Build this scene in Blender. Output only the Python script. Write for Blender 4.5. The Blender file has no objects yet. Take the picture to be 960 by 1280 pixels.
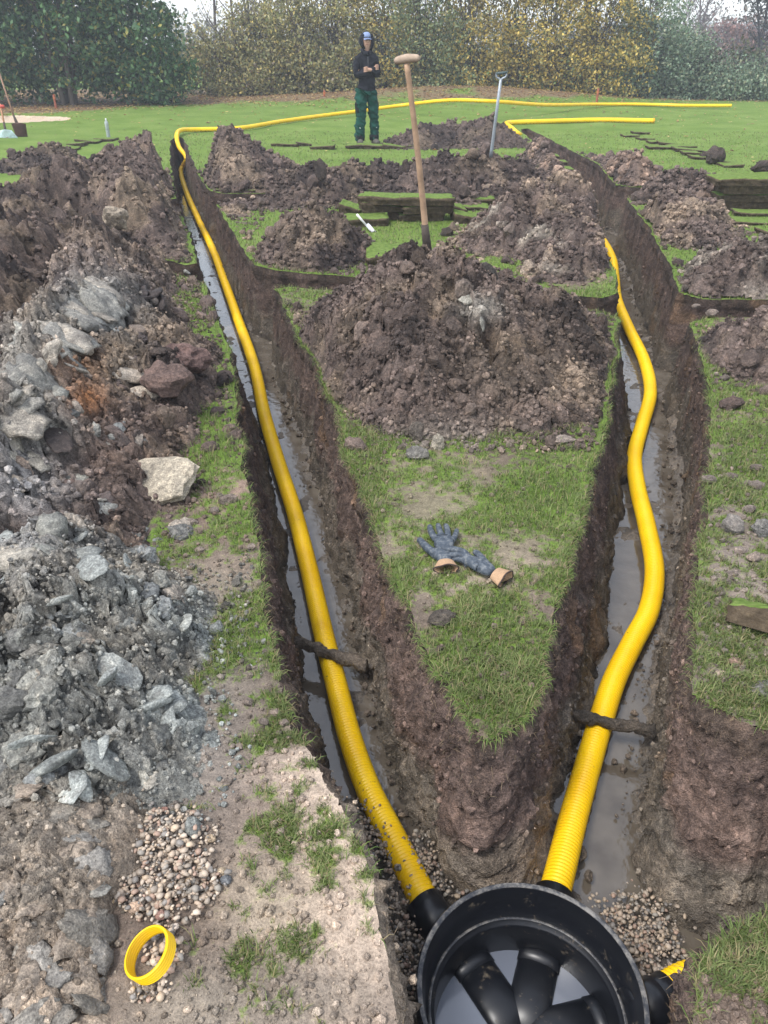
import bpy, bmesh, math, random
import numpy as np
from mathutils import Vector, Matrix, Quaternion
from mathutils.kdtree import KDTree

R = math.radians
random.seed(7)
RNG = np.random.default_rng(11)
SC = bpy.context.scene
COL = SC.collection

# ------------------------------------------------------------------ camera
CAM_H = 1.6
PITCH = R(31.3)
FPX = 961.0
cam_d = bpy.data.cameras.new('camera')
cam = bpy.data.objects.new('camera', cam_d)
COL.objects.link(cam)
cam.location = (0, 0, CAM_H)
cam.rotation_euler = (R(90) - PITCH, 0, 0)
cam_d.sensor_fit = 'VERTICAL'
cam_d.sensor_height = 24.0
cam_d.lens = FPX / 1280 * 24.0
cam_d.clip_start = 0.05
cam_d.clip_end = 3000
SC.camera = cam

# ------------------------------------------------------------------ world, sun
SUN_EL, SUN_AZ = R(60), R(-128)
world = bpy.data.worlds.new('World')
SC.world = world
world.use_nodes = True
wn = world.node_tree
wn.nodes.clear()
sky = wn.nodes.new('ShaderNodeTexSky')
sky.sky_type = 'NISHITA'
sky.sun_disc = False
sky.sun_elevation = SUN_EL
sky.sun_rotation = SUN_AZ
sky.air_density = 1.0
sky.dust_density = 1.2
sky.ozone_density = 1.0
hs = wn.nodes.new('ShaderNodeHueSaturation')
hs.inputs['Saturation'].default_value = 0.38
hs.inputs['Value'].default_value = 1.25
bg = wn.nodes.new('ShaderNodeBackground')
bg.inputs['Strength'].default_value = 0.15
wo = wn.nodes.new('ShaderNodeOutputWorld')
wn.links.new(sky.outputs[0], hs.inputs['Color'])
wn.links.new(hs.outputs[0], bg.inputs['Color'])
wn.links.new(bg.outputs[0], wo.inputs['Surface'])

sun_d = bpy.data.lights.new('sun', 'SUN')
sun_d.energy = 1.5
sun_d.angle = R(14)
sun_d.color = (1.0, 0.965, 0.92)
sun = bpy.data.objects.new('sun', sun_d)
COL.objects.link(sun)
sd = Vector((math.sin(SUN_AZ) * math.cos(SUN_EL), math.cos(SUN_AZ) * math.cos(SUN_EL), math.sin(SUN_EL)))
sun.rotation_euler = (-sd).to_track_quat('-Z', 'Y').to_euler()

SC.view_settings.view_transform = 'Standard'
SC.view_settings.look = 'None'
SC.view_settings.gamma = 1.0
SC.view_settings.exposure = 1.06
SC.cycles.use_denoising = True
SC.cycles.denoising_prefilter = 'ACCURATE'
SC.cycles.max_bounces = 6
SC.cycles.diffuse_bounces = 3
SC.cycles.glossy_bounces = 3
SC.cycles.transmission_bounces = 3
SC.cycles.transparent_max_bounces = 4
SC.cycles.caustics_reflective = False
SC.cycles.caustics_refractive = False

# ------------------------------------------------------------------ helpers
cP, sP = math.cos(PITCH), math.sin(PITCH)

def G(px, py, z=0.0):
    """point of the photograph -> point in the place at height z"""
    u, v = (px - 480) / FPX, (640 - py) / FPX
    dy, dz = cP + v * sP, -sP + v * cP
    t = (z - CAM_H) / dz
    return (u * t, dy * t, z)

def GY(px, py, y):
    """point of the photograph -> point in the place at distance y"""
    u, v = (px - 480) / FPX, (640 - py) / FPX
    dy, dz = cP + v * sP, -sP + v * cP
    t = y / dy
    return (u * t, y, CAM_H + dz * t)

def topx(x, y, z=0.0):
    f = y * cP - (z - CAM_H) * sP
    f = np.maximum(f, 0.05)
    up = y * sP + (z - CAM_H) * cP
    return 480 + x / f * FPX, 640 - up / f * FPX

def mesh_np(name, V, F, mats, col=None, smooth=True, parent=None, mi=None, loc=None):
    V = np.asarray(V, dtype=np.float32)
    F = np.asarray(F, dtype=np.int32)
    k = F.shape[1]
    me = bpy.data.meshes.new(name)
    me.vertices.add(len(V)); me.vertices.foreach_set('co', V.ravel())
    me.loops.add(F.size); me.loops.foreach_set('vertex_index', F.ravel())
    me.polygons.add(len(F)); me.polygons.foreach_set('loop_start', np.arange(0, F.size, k, dtype=np.int32))
    if mi is not None:
        me.polygons.foreach_set('material_index', np.asarray(mi, dtype=np.int32))
    me.polygons.foreach_set('use_smooth', np.full(len(F), smooth, dtype=bool))
    me.update(calc_edges=True)
    if col is not None:
        c = np.ones((len(V), 4), dtype=np.float32)
        col = np.asarray(col, dtype=np.float32)
        c[:, :col.shape[1]] = col
        if col.shape[1] == 3:
            c[:, 3] = 0
        a = me.color_attributes.new('col', 'FLOAT_COLOR', 'POINT')
        a.data.foreach_set('color', c.ravel())
    for m in (mats if isinstance(mats, (list, tuple)) else [mats]):
        me.materials.append(m)
    o = bpy.data.objects.new(name, me)
    COL.objects.link(o)
    if parent is not None:
        o.parent = parent
        o.matrix_parent_inverse = Matrix.Translation(-Vector(parent.location))
    return o

def tag(o, label=None, cat=None, group=None, kind=None):
    if label: o['label'] = label
    if cat: o['category'] = cat
    if group: o['group'] = group
    if kind: o['kind'] = kind
    return o

def thing(name, label, cat, loc=(0, 0, 0), group=None):
    o = bpy.data.objects.new(name, None)
    COL.objects.link(o)
    o.location = loc
    o.empty_display_size = 0.05
    return tag(o, label, cat, group)

def inst(name, mesh, loc, rot=(0, 0, 0), scale=(1, 1, 1), color=None, parent=None):
    o = bpy.data.objects.new(name, mesh)
    COL.objects.link(o)
    o.location = loc
    o.rotation_euler = rot
    o.scale = scale
    if color is not None: o.color = (*color, 1)
    if parent is not None:
        o.parent = parent
        o.matrix_parent_inverse = Matrix.Translation(-Vector(parent.location))
    return o

def join_np(parts):
    Vs, Fs, Cs, Ms, n = [], [], [], [], 0
    for p in parts:
        V, F = np.asarray(p[0], float), np.asarray(p[1], int)
        Vs.append(V); Fs.append(F + n); n += len(V)
        if len(p) > 2: Cs.append(p[2])
    return np.vstack(Vs), np.vstack(Fs), (np.vstack(Cs) if Cs else None)

def tube(pts, rad, seg=8, cap=True):
    """tapered tube of quads; caps are closed with degenerate-free fans made as quads"""
    pts = np.asarray(pts, float); n = len(pts)
    rad = np.full(n, rad) if np.isscalar(rad) else np.asarray(rad, float)
    T = np.gradient(pts, axis=0); T /= np.linalg.norm(T, axis=1)[:, None] + 1e-9
    up = np.array([0, 0, 1.0]) if abs(T[0][2]) < .9 else np.array([1.0, 0, 0])
    N = np.zeros_like(T)
    v = up - T[0] * up.dot(T[0]); N[0] = v / np.linalg.norm(v)
    for i in range(1, n):
        v = N[i-1] - T[i] * N[i-1].dot(T[i]); N[i] = v / (np.linalg.norm(v) + 1e-9)
    B = np.cross(T, N)
    a = np.arange(seg) / seg * 2 * math.pi
    V = (pts[:, None] + rad[:, None, None] * (np.cos(a)[None, :, None] * N[:, None] + np.sin(a)[None, :, None] * B[:, None])).reshape(-1, 3)
    i, j = np.meshgrid(np.arange(n-1), np.arange(seg), indexing='ij')
    j2 = (j + 1) % seg
    F = np.stack([i*seg+j, i*seg+j2, (i+1)*seg+j2, (i+1)*seg+j], -1).reshape(-1, 4)
    if cap:
        c0, c1 = len(V), len(V) + 1
        V = np.vstack([V, pts[0], pts[-1]])
        ca = []
        for q in range(0, seg, 2):
            ca.append([c0, (q+2) % seg, q+1, q])
            b = (n-1) * seg
            ca.append([c1, b+q, b+q+1, b+(q+2) % seg])
        F = np.vstack([F, ca])
    return V, F

def lathe(prof, seg=48, centre=(0, 0, 0)):
    prof = np.asarray(prof, float)
    a = np.arange(seg) / seg * 2 * math.pi
    V = np.stack([prof[:, None, 0] * np.cos(a), prof[:, None, 0] * np.sin(a), np.repeat(prof[:, 1:2], seg, 1)], -1).reshape(-1, 3) + np.array(centre)
    n = len(prof)
    i, j = np.meshgrid(np.arange(n-1), np.arange(seg), indexing='ij')
    j2 = (j + 1) % seg
    F = np.stack([i*seg+j, i*seg+j2, (i+1)*seg+j2, (i+1)*seg+j], -1).reshape(-1, 4)
    return V, F

def catmull(pts, step=0.02):
    P = np.asarray(pts, float)
    P = np.vstack([2*P[0]-P[1], P, 2*P[-1]-P[-2]])
    out = []
    for i in range(1, len(P)-2):
        p0, p1, p2, p3 = P[i-1:i+3]
        n = max(2, int(np.linalg.norm(p2-p1) / step))
        t = (np.arange(n) / n)[:, None]
        out.append(.5*((2*p1)+(-p0+p2)*t+(2*p0-5*p1+4*p2-p3)*t**2+(-p0+3*p1-3*p2+p3)*t**3))
    out.append(P[-2][None])
    return np.vstack(out)

# ------------------------------------------------------------------ noise
_G = RNG.normal(size=(256, 3)); _G /= np.linalg.norm(_G, axis=1)[:, None]
def _h(ix, iy, iz, seed):
    n = (ix.astype(np.int64)*73856093) ^ (iy.astype(np.int64)*19349663) ^ (iz.astype(np.int64)*83492791) ^ (seed*2654435761)
    n = (n ^ (n >> 13)) * 1274126177
    return ((n ^ (n >> 16)) & 0x7fffffff)
def perlin(P, seed=0):
    i = np.floor(P); f = P - i; i = i.astype(np.int64)
    u = f*f*f*(f*(f*6-15)+10)
    r = np.zeros(len(P))
    for dx in (0, 1):
        wx = u[:, 0] if dx else 1-u[:, 0]
        for dy in (0, 1):
            wy = u[:, 1] if dy else 1-u[:, 1]
            for dz in (0, 1):
                wz = u[:, 2] if dz else 1-u[:, 2]
                g = _G[_h(i[:, 0]+dx, i[:, 1]+dy, i[:, 2]+dz, seed) & 255]
                r += wx*wy*wz*((f[:, 0]-dx)*g[:, 0]+(f[:, 1]-dy)*g[:, 1]+(f[:, 2]-dz)*g[:, 2])
    return r * 1.5
def fbm(P, oct=4, seed=0, gain=.5):
    a, r, s = 1.0, np.zeros(len(P)), 1.0
    for o in range(oct):
        r += a*perlin(P*s, seed+o); a *= gain; s *= 2.03
    return r
def P3(x, y, z=None, s=1.0):
    x = np.asarray(x, float).ravel(); y = np.asarray(y, float).ravel()
    z = np.zeros_like(x) if z is None else np.asarray(z, float).ravel()
    return np.stack([x, y, z], 1) * s
def cell2(x, y, seed):
    """F1, F2, id hash, offset to the nearest cell centre"""
    ix, iy = np.floor(x).astype(np.int64), np.floor(y).astype(np.int64)
    F1 = np.full(x.shape, 9.0); F2 = F1.copy(); ID = np.zeros(x.shape, np.int64)
    DX = np.zeros_like(F1); DY = np.zeros_like(F1); z0 = np.zeros_like(ix)
    for dx in (-1, 0, 1):
        for dy in (-1, 0, 1):
            h = _h(ix+dx, iy+dy, z0, seed)
            ex = ix+dx+(h & 1023)/1023.0 - x
            ey = iy+dy+((h >> 10) & 1023)/1023.0 - y
            d = np.sqrt(ex*ex+ey*ey)
            c = d < F1
            F2 = np.where(c, F1, np.minimum(F2, d))
            F1 = np.where(c, d, F1); ID = np.where(c, h, ID); DX = np.where(c, ex, DX); DY = np.where(c, ey, DY)
    return F1, F2, ID, DX, DY
def sstep(a, b, x):
    t = np.clip((x-a)/(b-a), 0, 1)
    return t*t*(3-2*t)
def clods(x, y, s, seed, amp):
    """faceted lumps: every cell is a tilted plate of its own height, with a crack round it"""
    w = fbm(P3(x, y, None, 1.6/s), 2, seed+50)*.35
    w2 = fbm(P3(y, x, None, 1.6/s), 2, seed+60)*.35
    F1, F2, ID, DX, DY = cell2(x/s+w, y/s+w2, seed)
    h0 = (ID & 255)/255.0; t1 = ((ID >> 8) & 255)/127.5-1; t2 = ((ID >> 16) & 255)/127.5-1
    e = sstep(0.0, .22, F2-F1)
    return amp*((h0*.9+(DX*t1+DY*t2)*.9)*e + .35*(1-F1)*e), h0, e

# ------------------------------------------------------------------ materials
def new_mat(name):
    m = bpy.data.materials.new(name); m.use_nodes = True
    nt = m.node_tree; nt.nodes.clear()
    out = nt.nodes.new('ShaderNodeOutputMaterial'); b = nt.nodes.new('ShaderNodeBsdfPrincipled')
    nt.links.new(b.outputs[0], out.inputs['Surface'])
    return m, nt, b
def nd(nt, typ, **kw):
    n = nt.nodes.new(typ)
    for k, v in kw.items():
        if k in n.inputs: n.inputs[k].default_value = v
        else: setattr(n, k, v)
    return n
def noise_n(nt, coord, scale, detail=4, rough=.6):
    n = nd(nt, 'ShaderNodeTexNoise', Scale=scale, Detail=detail, Roughness=rough)
    nt.links.new(coord, n.inputs['Vector']); return n
def mathn(nt, op, a, b=None, clamp=False):
    n = nt.nodes.new('ShaderNodeMath'); n.operation = op; n.use_clamp = clamp
    for i, v in enumerate((a, b)):
        if v is None: continue
        if isinstance(v, (int, float)): n.inputs[i].default_value = v
        else: nt.links.new(v, n.inputs[i])
    return n.outputs[0]
def mixc(nt, fac, a, b, mode='MIX'):
    n = nt.nodes.new('ShaderNodeMix'); n.data_type = 'RGBA'; n.blend_type = mode
    for s, v in ((n.inputs[0], fac), (n.inputs[6], a), (n.inputs[7], b)):
        if isinstance(v, (int, float)): s.default_value = v
        elif isinstance(v, tuple): s.default_value = (*v, 1)
        else: nt.links.new(v, s)
    return n.outputs[2]
def ramp(nt, fac, stops):
    n = nt.nodes.new('ShaderNodeValToRGB')
    e = n.color_ramp.elements
    e[0].position, e[1].position = stops[0][0], stops[-1][0]
    e[0].color, e[1].color = (*stops[0][1], 1), (*stops[-1][1], 1)
    for p, c in stops[1:-1]:
        q = e.new(p); q.color = (*c, 1)
    nt.links.new(fac, n.inputs[0]); return n.outputs[0]
def bump(nt, b, h, dist, strength=1.0, prev=None):
    n = nt.nodes.new('ShaderNodeBump'); n.inputs['Distance'].default_value = dist; n.inputs['Strength'].default_value = strength
    nt.links.new(h, n.inputs['Height'])
    if prev is not None: nt.links.new(prev, n.inputs['Normal'])
    nt.links.new(n.outputs[0], b.inputs['Normal']); return n.outputs[0]

def soil_mat(name, source='attr', fine=1.0, rough=.92, bumpd=.012, spec=.25):
    m, nt, b = new_mat(name)
    geo = nt.nodes.new('ShaderNodeNewGeometry'); pos = geo.outputs['Position']
    if source == 'attr':
        a = nd(nt, 'ShaderNodeAttribute', attribute_name='col'); c = a.outputs['Color']; wet = a.outputs['Alpha']
    else:
        oi = nt.nodes.new('ShaderNodeObjectInfo'); c = oi.outputs['Color']; wet = None
        tc = nt.nodes.new('ShaderNodeTexCoord')
    n1 = noise_n(nt, pos, 9*fine, 5, .65); n2 = noise_n(nt, pos, 55*fine, 4, .7); n3 = noise_n(nt, pos, 230*fine, 3, .7)
    f1 = ramp(nt, n1.outputs[0], [(.25, (.50, .50, .52)), (.5, (1, 1, 1)), (.75, (1.6, 1.52, 1.44))])
    f2 = ramp(nt, n2.outputs[0], [(.3, (.52, .50, .50)), (.52, (1, 1, 1)), (.7, (1.65, 1.6, 1.55))])
    f3 = ramp(nt, n3.outputs[0], [(.35, (.62, .61, .60)), (.52, (1, 1, 1)), (.68, (1.5, 1.48, 1.45))])
    x = mixc(nt, 1.0, c, f1, 'MULTIPLY'); x = mixc(nt, 1.0, x, f2, 'MULTIPLY'); x = mixc(nt, 1.0, x, f3, 'MULTIPLY')
    nt.links.new(x, b.inputs['Base Color'])
    b.inputs['Specular IOR Level'].default_value = spec
    if wet is not None:
        r = mathn(nt, 'MULTIPLY', wet, -.62); r = mathn(nt, 'ADD', r, rough)
        r = mathn(nt, 'ADD', r, mathn(nt, 'MULTIPLY', mathn(nt, 'SUBTRACT', n2.outputs[0], .5), .25), True)
        nt.links.new(r, b.inputs['Roughness'])
    else:
        b.inputs['Roughness'].default_value = rough
    h = mathn(nt, 'ADD', n2.outputs[0], mathn(nt, 'MULTIPLY', n3.outputs[0], .35))
    p = bump(nt, b, h, bumpd*1.5, 1.0)
    return m

M_SOIL = soil_mat('soil')
M_WALL = soil_mat('trench_earth', bumpd=.014)
M_CLOD = soil_mat('clod_earth', 'object', fine=1.4, bumpd=.007)
M_CLODJ = soil_mat('crumb_earth', 'attr', fine=1.6, bumpd=.004)
M_FLOOR = soil_mat('wet_mud', bumpd=.008, spec=1.0)
M_SLAB = soil_mat('sticky_clay', 'object', fine=.75, rough=.66, bumpd=.006, spec=.35)

def attr_mat(name, rough=.6, spec=.3, sheen=0, trans=0, var=None):
    m, nt, b = new_mat(name)
    a = nd(nt, 'ShaderNodeAttribute', attribute_name='col')
    nt.links.new(a.outputs['Color'], b.inputs['Base Color'])
    b.inputs['Roughness'].default_value = rough
    b.inputs['Specular IOR Level'].default_value = spec
    if trans:
        t = nt.nodes.new('ShaderNodeBsdfTranslucent'); nt.links.new(a.outputs['Color'], t.inputs['Color'])
        mx = nt.nodes.new('ShaderNodeMixShader'); mx.inputs[0].default_value = trans
        nt.links.new(b.outputs[0], mx.inputs[1]); nt.links.new(t.outputs[0], mx.inputs[2])
        out = [n for n in nt.nodes if n.type == 'OUTPUT_MATERIAL'][0]
        nt.links.new(mx.outputs[0], out.inputs['Surface'])
    return m
M_BLADE = attr_mat('grass_blade', .55, .25, trans=.3)
M_LEAF = attr_mat('leaf', .5, .3, trans=.25)
M_PEB = attr_mat('pebble', .55, .35)
M_BARK = attr_mat('bark', .9, .1)
M_PAINT = attr_mat('painted', .5, .3)

def plain(name, c, rough=.6, spec=.4, metal=0, nscale=30, var=.25, bumpd=0.0, coat=0):
    m, nt, b = new_mat(name)
    tc = nt.nodes.new('ShaderNodeTexCoord')
    n = noise_n(nt, tc.outputs['Object'], nscale, 5, .65)
    lo = tuple(v*(1-var) for v in c); hi = tuple(v*(1+var) for v in c)
    nt.links.new(ramp(nt, n.outputs[0], [(.3, lo), (.7, hi)]), b.inputs['Base Color'])
    b.inputs['Roughness'].default_value = rough
    b.inputs['Specular IOR Level'].default_value = spec
    b.inputs['Metallic'].default_value = metal
    b.inputs['Coat Weight'].default_value = coat
    if bumpd: bump(nt, b, n.outputs[0], bumpd)
    return m

# ground: soil / turf colours come per vertex, lawn gets mowing grain further off
def ground_mat():
    m, nt, b = new_mat('ground_cover')
    geo = nt.nodes.new('ShaderNodeNewGeometry'); pos = geo.outputs['Position']
    a = nd(nt, 'ShaderNodeAttribute', attribute_name='col')
    g = nd(nt, 'ShaderNodeAttribute', attribute_name='turf')
    n1 = noise_n(nt, pos, 1.3, 5, .6); n2 = noise_n(nt, pos, 38, 5, .7); n3 = noise_n(nt, pos, 190, 3, .7)
    soil = mixc(nt, 1.0, a.outputs['Color'], ramp(nt, n2.outputs[0], [(.3, (.68, .67, .66)), (.5, (1, 1, 1)), (.72, (1.4, 1.36, 1.32))]), 'MULTIPLY')
    soil = mixc(nt, 1.0, soil, ramp(nt, n3.outputs[0], [(.33, (.72, .71, .70)), (.5, (1, 1, 1)), (.68, (1.35, 1.33, 1.3))]), 'MULTIPLY')
    grass = ramp(nt, n1.outputs[0], [(.3, (.095, .160, .026)), (.5, (.128, .200, .038)), (.72, (.170, .235, .058))])
    grass = mixc(nt, 1.0, grass, ramp(nt, n2.outputs[0], [(.3, (.62, .66, .55)), (.5, (1, 1, 1)), (.7, (1.3, 1.22, 1.25))]), 'MULTIPLY')
    grass = mixc(nt, .8, grass, ramp(nt, n3.outputs[0], [(.33, (.6, .63, .6)), (.5, (1, 1, 1)), (.68, (1.4, 1.35, 1.4))]), 'MULTIPLY')
    t = mathn(nt, 'ADD', g.outputs['Fac'], mathn(nt, 'MULTIPLY', mathn(nt, 'SUBTRACT', n2.outputs[0], .5), 1.6))
    t = mathn(nt, 'MULTIPLY', mathn(nt, 'SUBTRACT', t, .35), 3.0, True)
    nt.links.new(mixc(nt, t, soil, grass), b.inputs['Base Color'])
    b.inputs['Roughness'].default_value = .9
    b.inputs['Specular IOR Level'].default_value = .15
    h = mathn(nt, 'ADD', n2.outputs[0], mathn(nt, 'MULTIPLY', n3.outputs[0], .5))
    bump(nt, b, h, .008)
    return m
M_GROUND = ground_mat()

def water_mat():
    m, nt, b = new_mat('muddy_water')
    geo = nt.nodes.new('ShaderNodeNewGeometry'); pos = geo.outputs['Position']
    n = noise_n(nt, pos, 7, 3, .5)
    nt.links.new(ramp(nt, n.outputs[0], [(.3, (.065, .052, .038)), (.7, (.14, .12, .095))]), b.inputs['Base Color'])
    b.inputs['Roughness'].default_value = .035
    b.inputs['IOR'].default_value = 1.52
    b.inputs['Specular IOR Level'].default_value = 1.0
    n2 = noise_n(nt, pos, 26, 3, .5)
    bump(nt, b, n2.outputs[0], .003, .6)
    return m
M_WATER = water_mat()

def yellow_mat(name='yellow_plastic'):
    m, nt, b = new_mat(name)
    geo = nt.nodes.new('ShaderNodeNewGeometry'); pos = geo.outputs['Position']
    a = nd(nt, 'ShaderNodeAttribute', attribute_name='col')   # r: mud amount on the skin
    n1 = noise_n(nt, pos, 34, 4, .7); n2 = noise_n(nt, pos, 140, 3, .6); n3 = noise_n(nt, pos, 5, 3, .6)
    sep = nt.nodes.new('ShaderNodeSeparateColor'); nt.links.new(a.outputs['Color'], sep.inputs[0])
    t = mathn(nt, 'ADD', mathn(nt, 'MULTIPLY', n1.outputs[0], 1.0), mathn(nt, 'MULTIPLY', n2.outputs[0], .55))
    t = mathn(nt, 'ADD', t, mathn(nt, 'MULTIPLY', sep.outputs[0], .36))
    t = mathn(nt, 'MULTIPLY', mathn(nt, 'SUBTRACT', t, 1.045), 14, True)
    base = ramp(nt, n3.outputs[0], [(.3, (.82, .48, .003)), (.7, (.92, .60, .008))])
    nt.links.new(mixc(nt, t, base, (.07, .05, .03)), b.inputs['Base Color'])
    nt.links.new(mathn(nt, 'ADD', mathn(nt, 'MULTIPLY', t, .5), .36), b.inputs['Roughness'])
    b.inputs['Specular IOR Level'].default_value = .4
    return m
M_YEL = yellow_mat()

def black_mat():
    m, nt, b = new_mat('black_plastic')
    geo = nt.nodes.new('ShaderNodeNewGeometry'); pos = geo.outputs['Position']
    n1 = noise_n(nt, pos, 18, 6, .72); n2 = noise_n(nt, pos, 90, 4, .7)
    t = mathn(nt, 'MULTIPLY', mathn(nt, 'SUBTRACT', mathn(nt, 'ADD', mathn(nt, 'MULTIPLY', n1.outputs[0], .75), mathn(nt, 'MULTIPLY', n2.outputs[0], .4)), .66), 9, True)
    nt.links.new(mixc(nt, t, (.006, .007, .010), (.13, .105, .075)), b.inputs['Base Color'])
    nt.links.new(mathn(nt, 'ADD', mathn(nt, 'MULTIPLY', t, .5), .36), b.inputs['Roughness'])
    b.inputs['Specular IOR Level'].default_value = .5
    return m
M_BLACK = black_mat()
def rim_mat():
    m, nt, b = new_mat('dusty_black_plastic')
    geo = nt.nodes.new('ShaderNodeNewGeometry'); pos = geo.outputs['Position']
    n1 = noise_n(nt, pos, 30, 6, .75)
    t = mathn(nt, 'MULTIPLY', mathn(nt, 'SUBTRACT', n1.outputs[0], .46), 6, True)
    nt.links.new(mixc(nt, t, (.02, .022, .028), (.16, .15, .135)), b.inputs['Base Color'])
    b.inputs['Roughness'].default_value = .5
    return m
M_RIM = rim_mat()

# ------------------------------------------------------------------ the trench outline
LOOPS_PX = []
# outer edge of the dug trenches, clockwise from the bottom left
LOOPS_PX.append([(505,1520),(497,1290),(478,1185),(470,1085),(432,1018),(390,942),(348,872),(336,790),(330,720),(318,660),(306,600),(297,520),(287,440),(265,380),
    (255,351),(190,333),(60,305),(60,293),(190,321),(249,334),
    (236,293),(225,262),(150,254),(150,246),(221,251),(216,225),(212,200),(213,176),(216,171),
    (229,171),(237,190),(250,222),(263,243),(480,239),(727,235),
    (706,212),(683,190),(660,172),(650,163),(657,160),(685,173),(718,190),(743,203),(762,222),(773,234),(880,234),(880,242),(781,245),(787,253),(812,285),(836,330),(850,372),(1130,378),(1130,400),(858,395),
    (876,440),(886,500),(888,560),(884,640),(874,740),(862,862),(895,890),(960,914),(1150,970),
    (1150,1095),(960,1152),(900,1182),(872,1208),(862,1250),(856,1300),(850,1520)])
LOOPS_PX.append([(270,252),(480,247),(736,245),(747,266),(752,295),(760,322),(771,345),(772,372),(700,367),(480,349),(322,337),(302,309),(286,283)])
LOOPS_PX.append([(342,358),(440,366),(700,387),(772,392),(769,450),(747,560),(722,660),(694,760),(670,868),(642,912),(614,934),(590,904),(541,838),(507,760),(476,680),(441,580),(415,500),(385,440),(352,378)])

def densify(loop):
    P = np.array([G(*p)[:2] for p in loop])
    Q = []
    n = len(P)
    for i in range(n):                         # round each corner a little
        a, b = P[i], P[(i+1) % n]
        L = np.linalg.norm(b-a); c = min(.18, .04*np.hypot(*a)/2+.02)
        f = min(.25, c/max(L, 1e-6))
        Q.append(a+(b-a)*f); Q.append(a+(b-a)*(1-f))
    P = np.array(Q); out = []
    n = len(P)
    for i in range(n):
        a, b = P[i], P[(i+1) % n]
        d = np.hypot(*((a+b)/2)); st = min(.09, max(.011, .0048*d))
        m = max(1, int(np.linalg.norm(b-a)/st))
        t = (np.arange(m)/m)[:, None]
        out.append(a+(b-a)*t)
    P = np.vstack(out)
    nx = fbm(P3(P[:, 0], P[:, 1], None, 3.2), 4, 3)*.028
    ny = fbm(P3(P[:, 0], P[:, 1], None, 3.2), 4, 9)*.028
    return P + np.stack([nx, ny], 1)
LOOPS = [densify(l) for l in LOOPS_PX]

def pip(x, y, loops):
    r = np.zeros(x.shape, bool)
    for L in loops:
        L = L[::2] if len(L) > 900 else L
        X, Y = L[:, 0], L[:, 1]; X2, Y2 = np.roll(X, -1), np.roll(Y, -1)
        bx = (x > X.min()) & (x < X.max()) & (y > Y.min()) & (y < Y.max())
        idx = np.nonzero(bx)[0]
        for k in range(0, len(idx), 20000):
            s = idx[k:k+20000]; xs = x[s][:, None].astype(np.float32); ys = y[s][:, None].astype(np.float32)
            c = (Y[None] > ys) != (Y2[None] > ys)
            xi = (X2-X)[None]*(ys-Y[None])/((Y2-Y)[None]+1e-12)+X[None]
            r[s] ^= (np.sum(c & (xs < xi), axis=1) % 2).astype(bool)
    return r
def loop_normals(P, w):
    d = np.roll(P, -1, 0)-np.roll(P, 1, 0)
    n = np.stack([-d[:, 1], d[:, 0]], 1)
    k = w; acc = np.zeros_like(n)
    for j in range(-k, k+1): acc += np.roll(n, j, 0)
    acc /= np.linalg.norm(acc, axis=1)[:, None]+1e-9
    return acc
# pit side of every loop
SIGN = []
for L in LOOPS:
    A = .5*np.sum(L[:, 0]*np.roll(L[:, 1], -1)-np.roll(L[:, 0], -1)*L[:, 1])
    inner_is_left = A > 0
    SIGN.append(1.0 if inner_is_left else -1.0)
SIGN = [SIGN[0], -SIGN[1], -SIGN[2]]      # islands: the pit lies outside them

allpts = np.vstack(LOOPS)
kd = KDTree(len(allpts))
for i, p in enumerate(allpts): kd.insert((p[0], p[1], 0), i)
kd.balance()
# distance raster (positive inside the pit)
RX0, RX1, RY0, RY1, RS = -9.0, 9.5, 0.2, 20.0, .05
rx = np.arange(RX0, RX1, RS); ry = np.arange(RY0, RY1, RS)
rX, rY = np.meshgrid(rx, ry, indexing='ij')
ins = pip(rX.ravel(), rY.ravel(), LOOPS)
dd = np.fromiter((kd.find((a, b, 0))[2] for a, b in zip(rX.ravel(), rY.ravel())), float, rX.size)
SDF = np.where(ins, dd, -dd).reshape(rX.shape)
def sdf(x, y):
    fx = np.clip((x-RX0)/RS, 0, SDF.shape[0]-1.001); fy = np.clip((y-RY0)/RS, 0, SDF.shape[1]-1.001)
    i, j = fx.astype(int), fy.astype(int); u, v = fx-i, fy-j
    d = SDF[i, j]*(1-u)*(1-v)+SDF[i+1, j]*u*(1-v)+SDF[i, j+1]*(1-u)*v+SDF[i+1, j+1]*u*v
    return np.where((y > RY1-.1) | (np.abs(x) > 8.9), -1.0, d)

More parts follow.
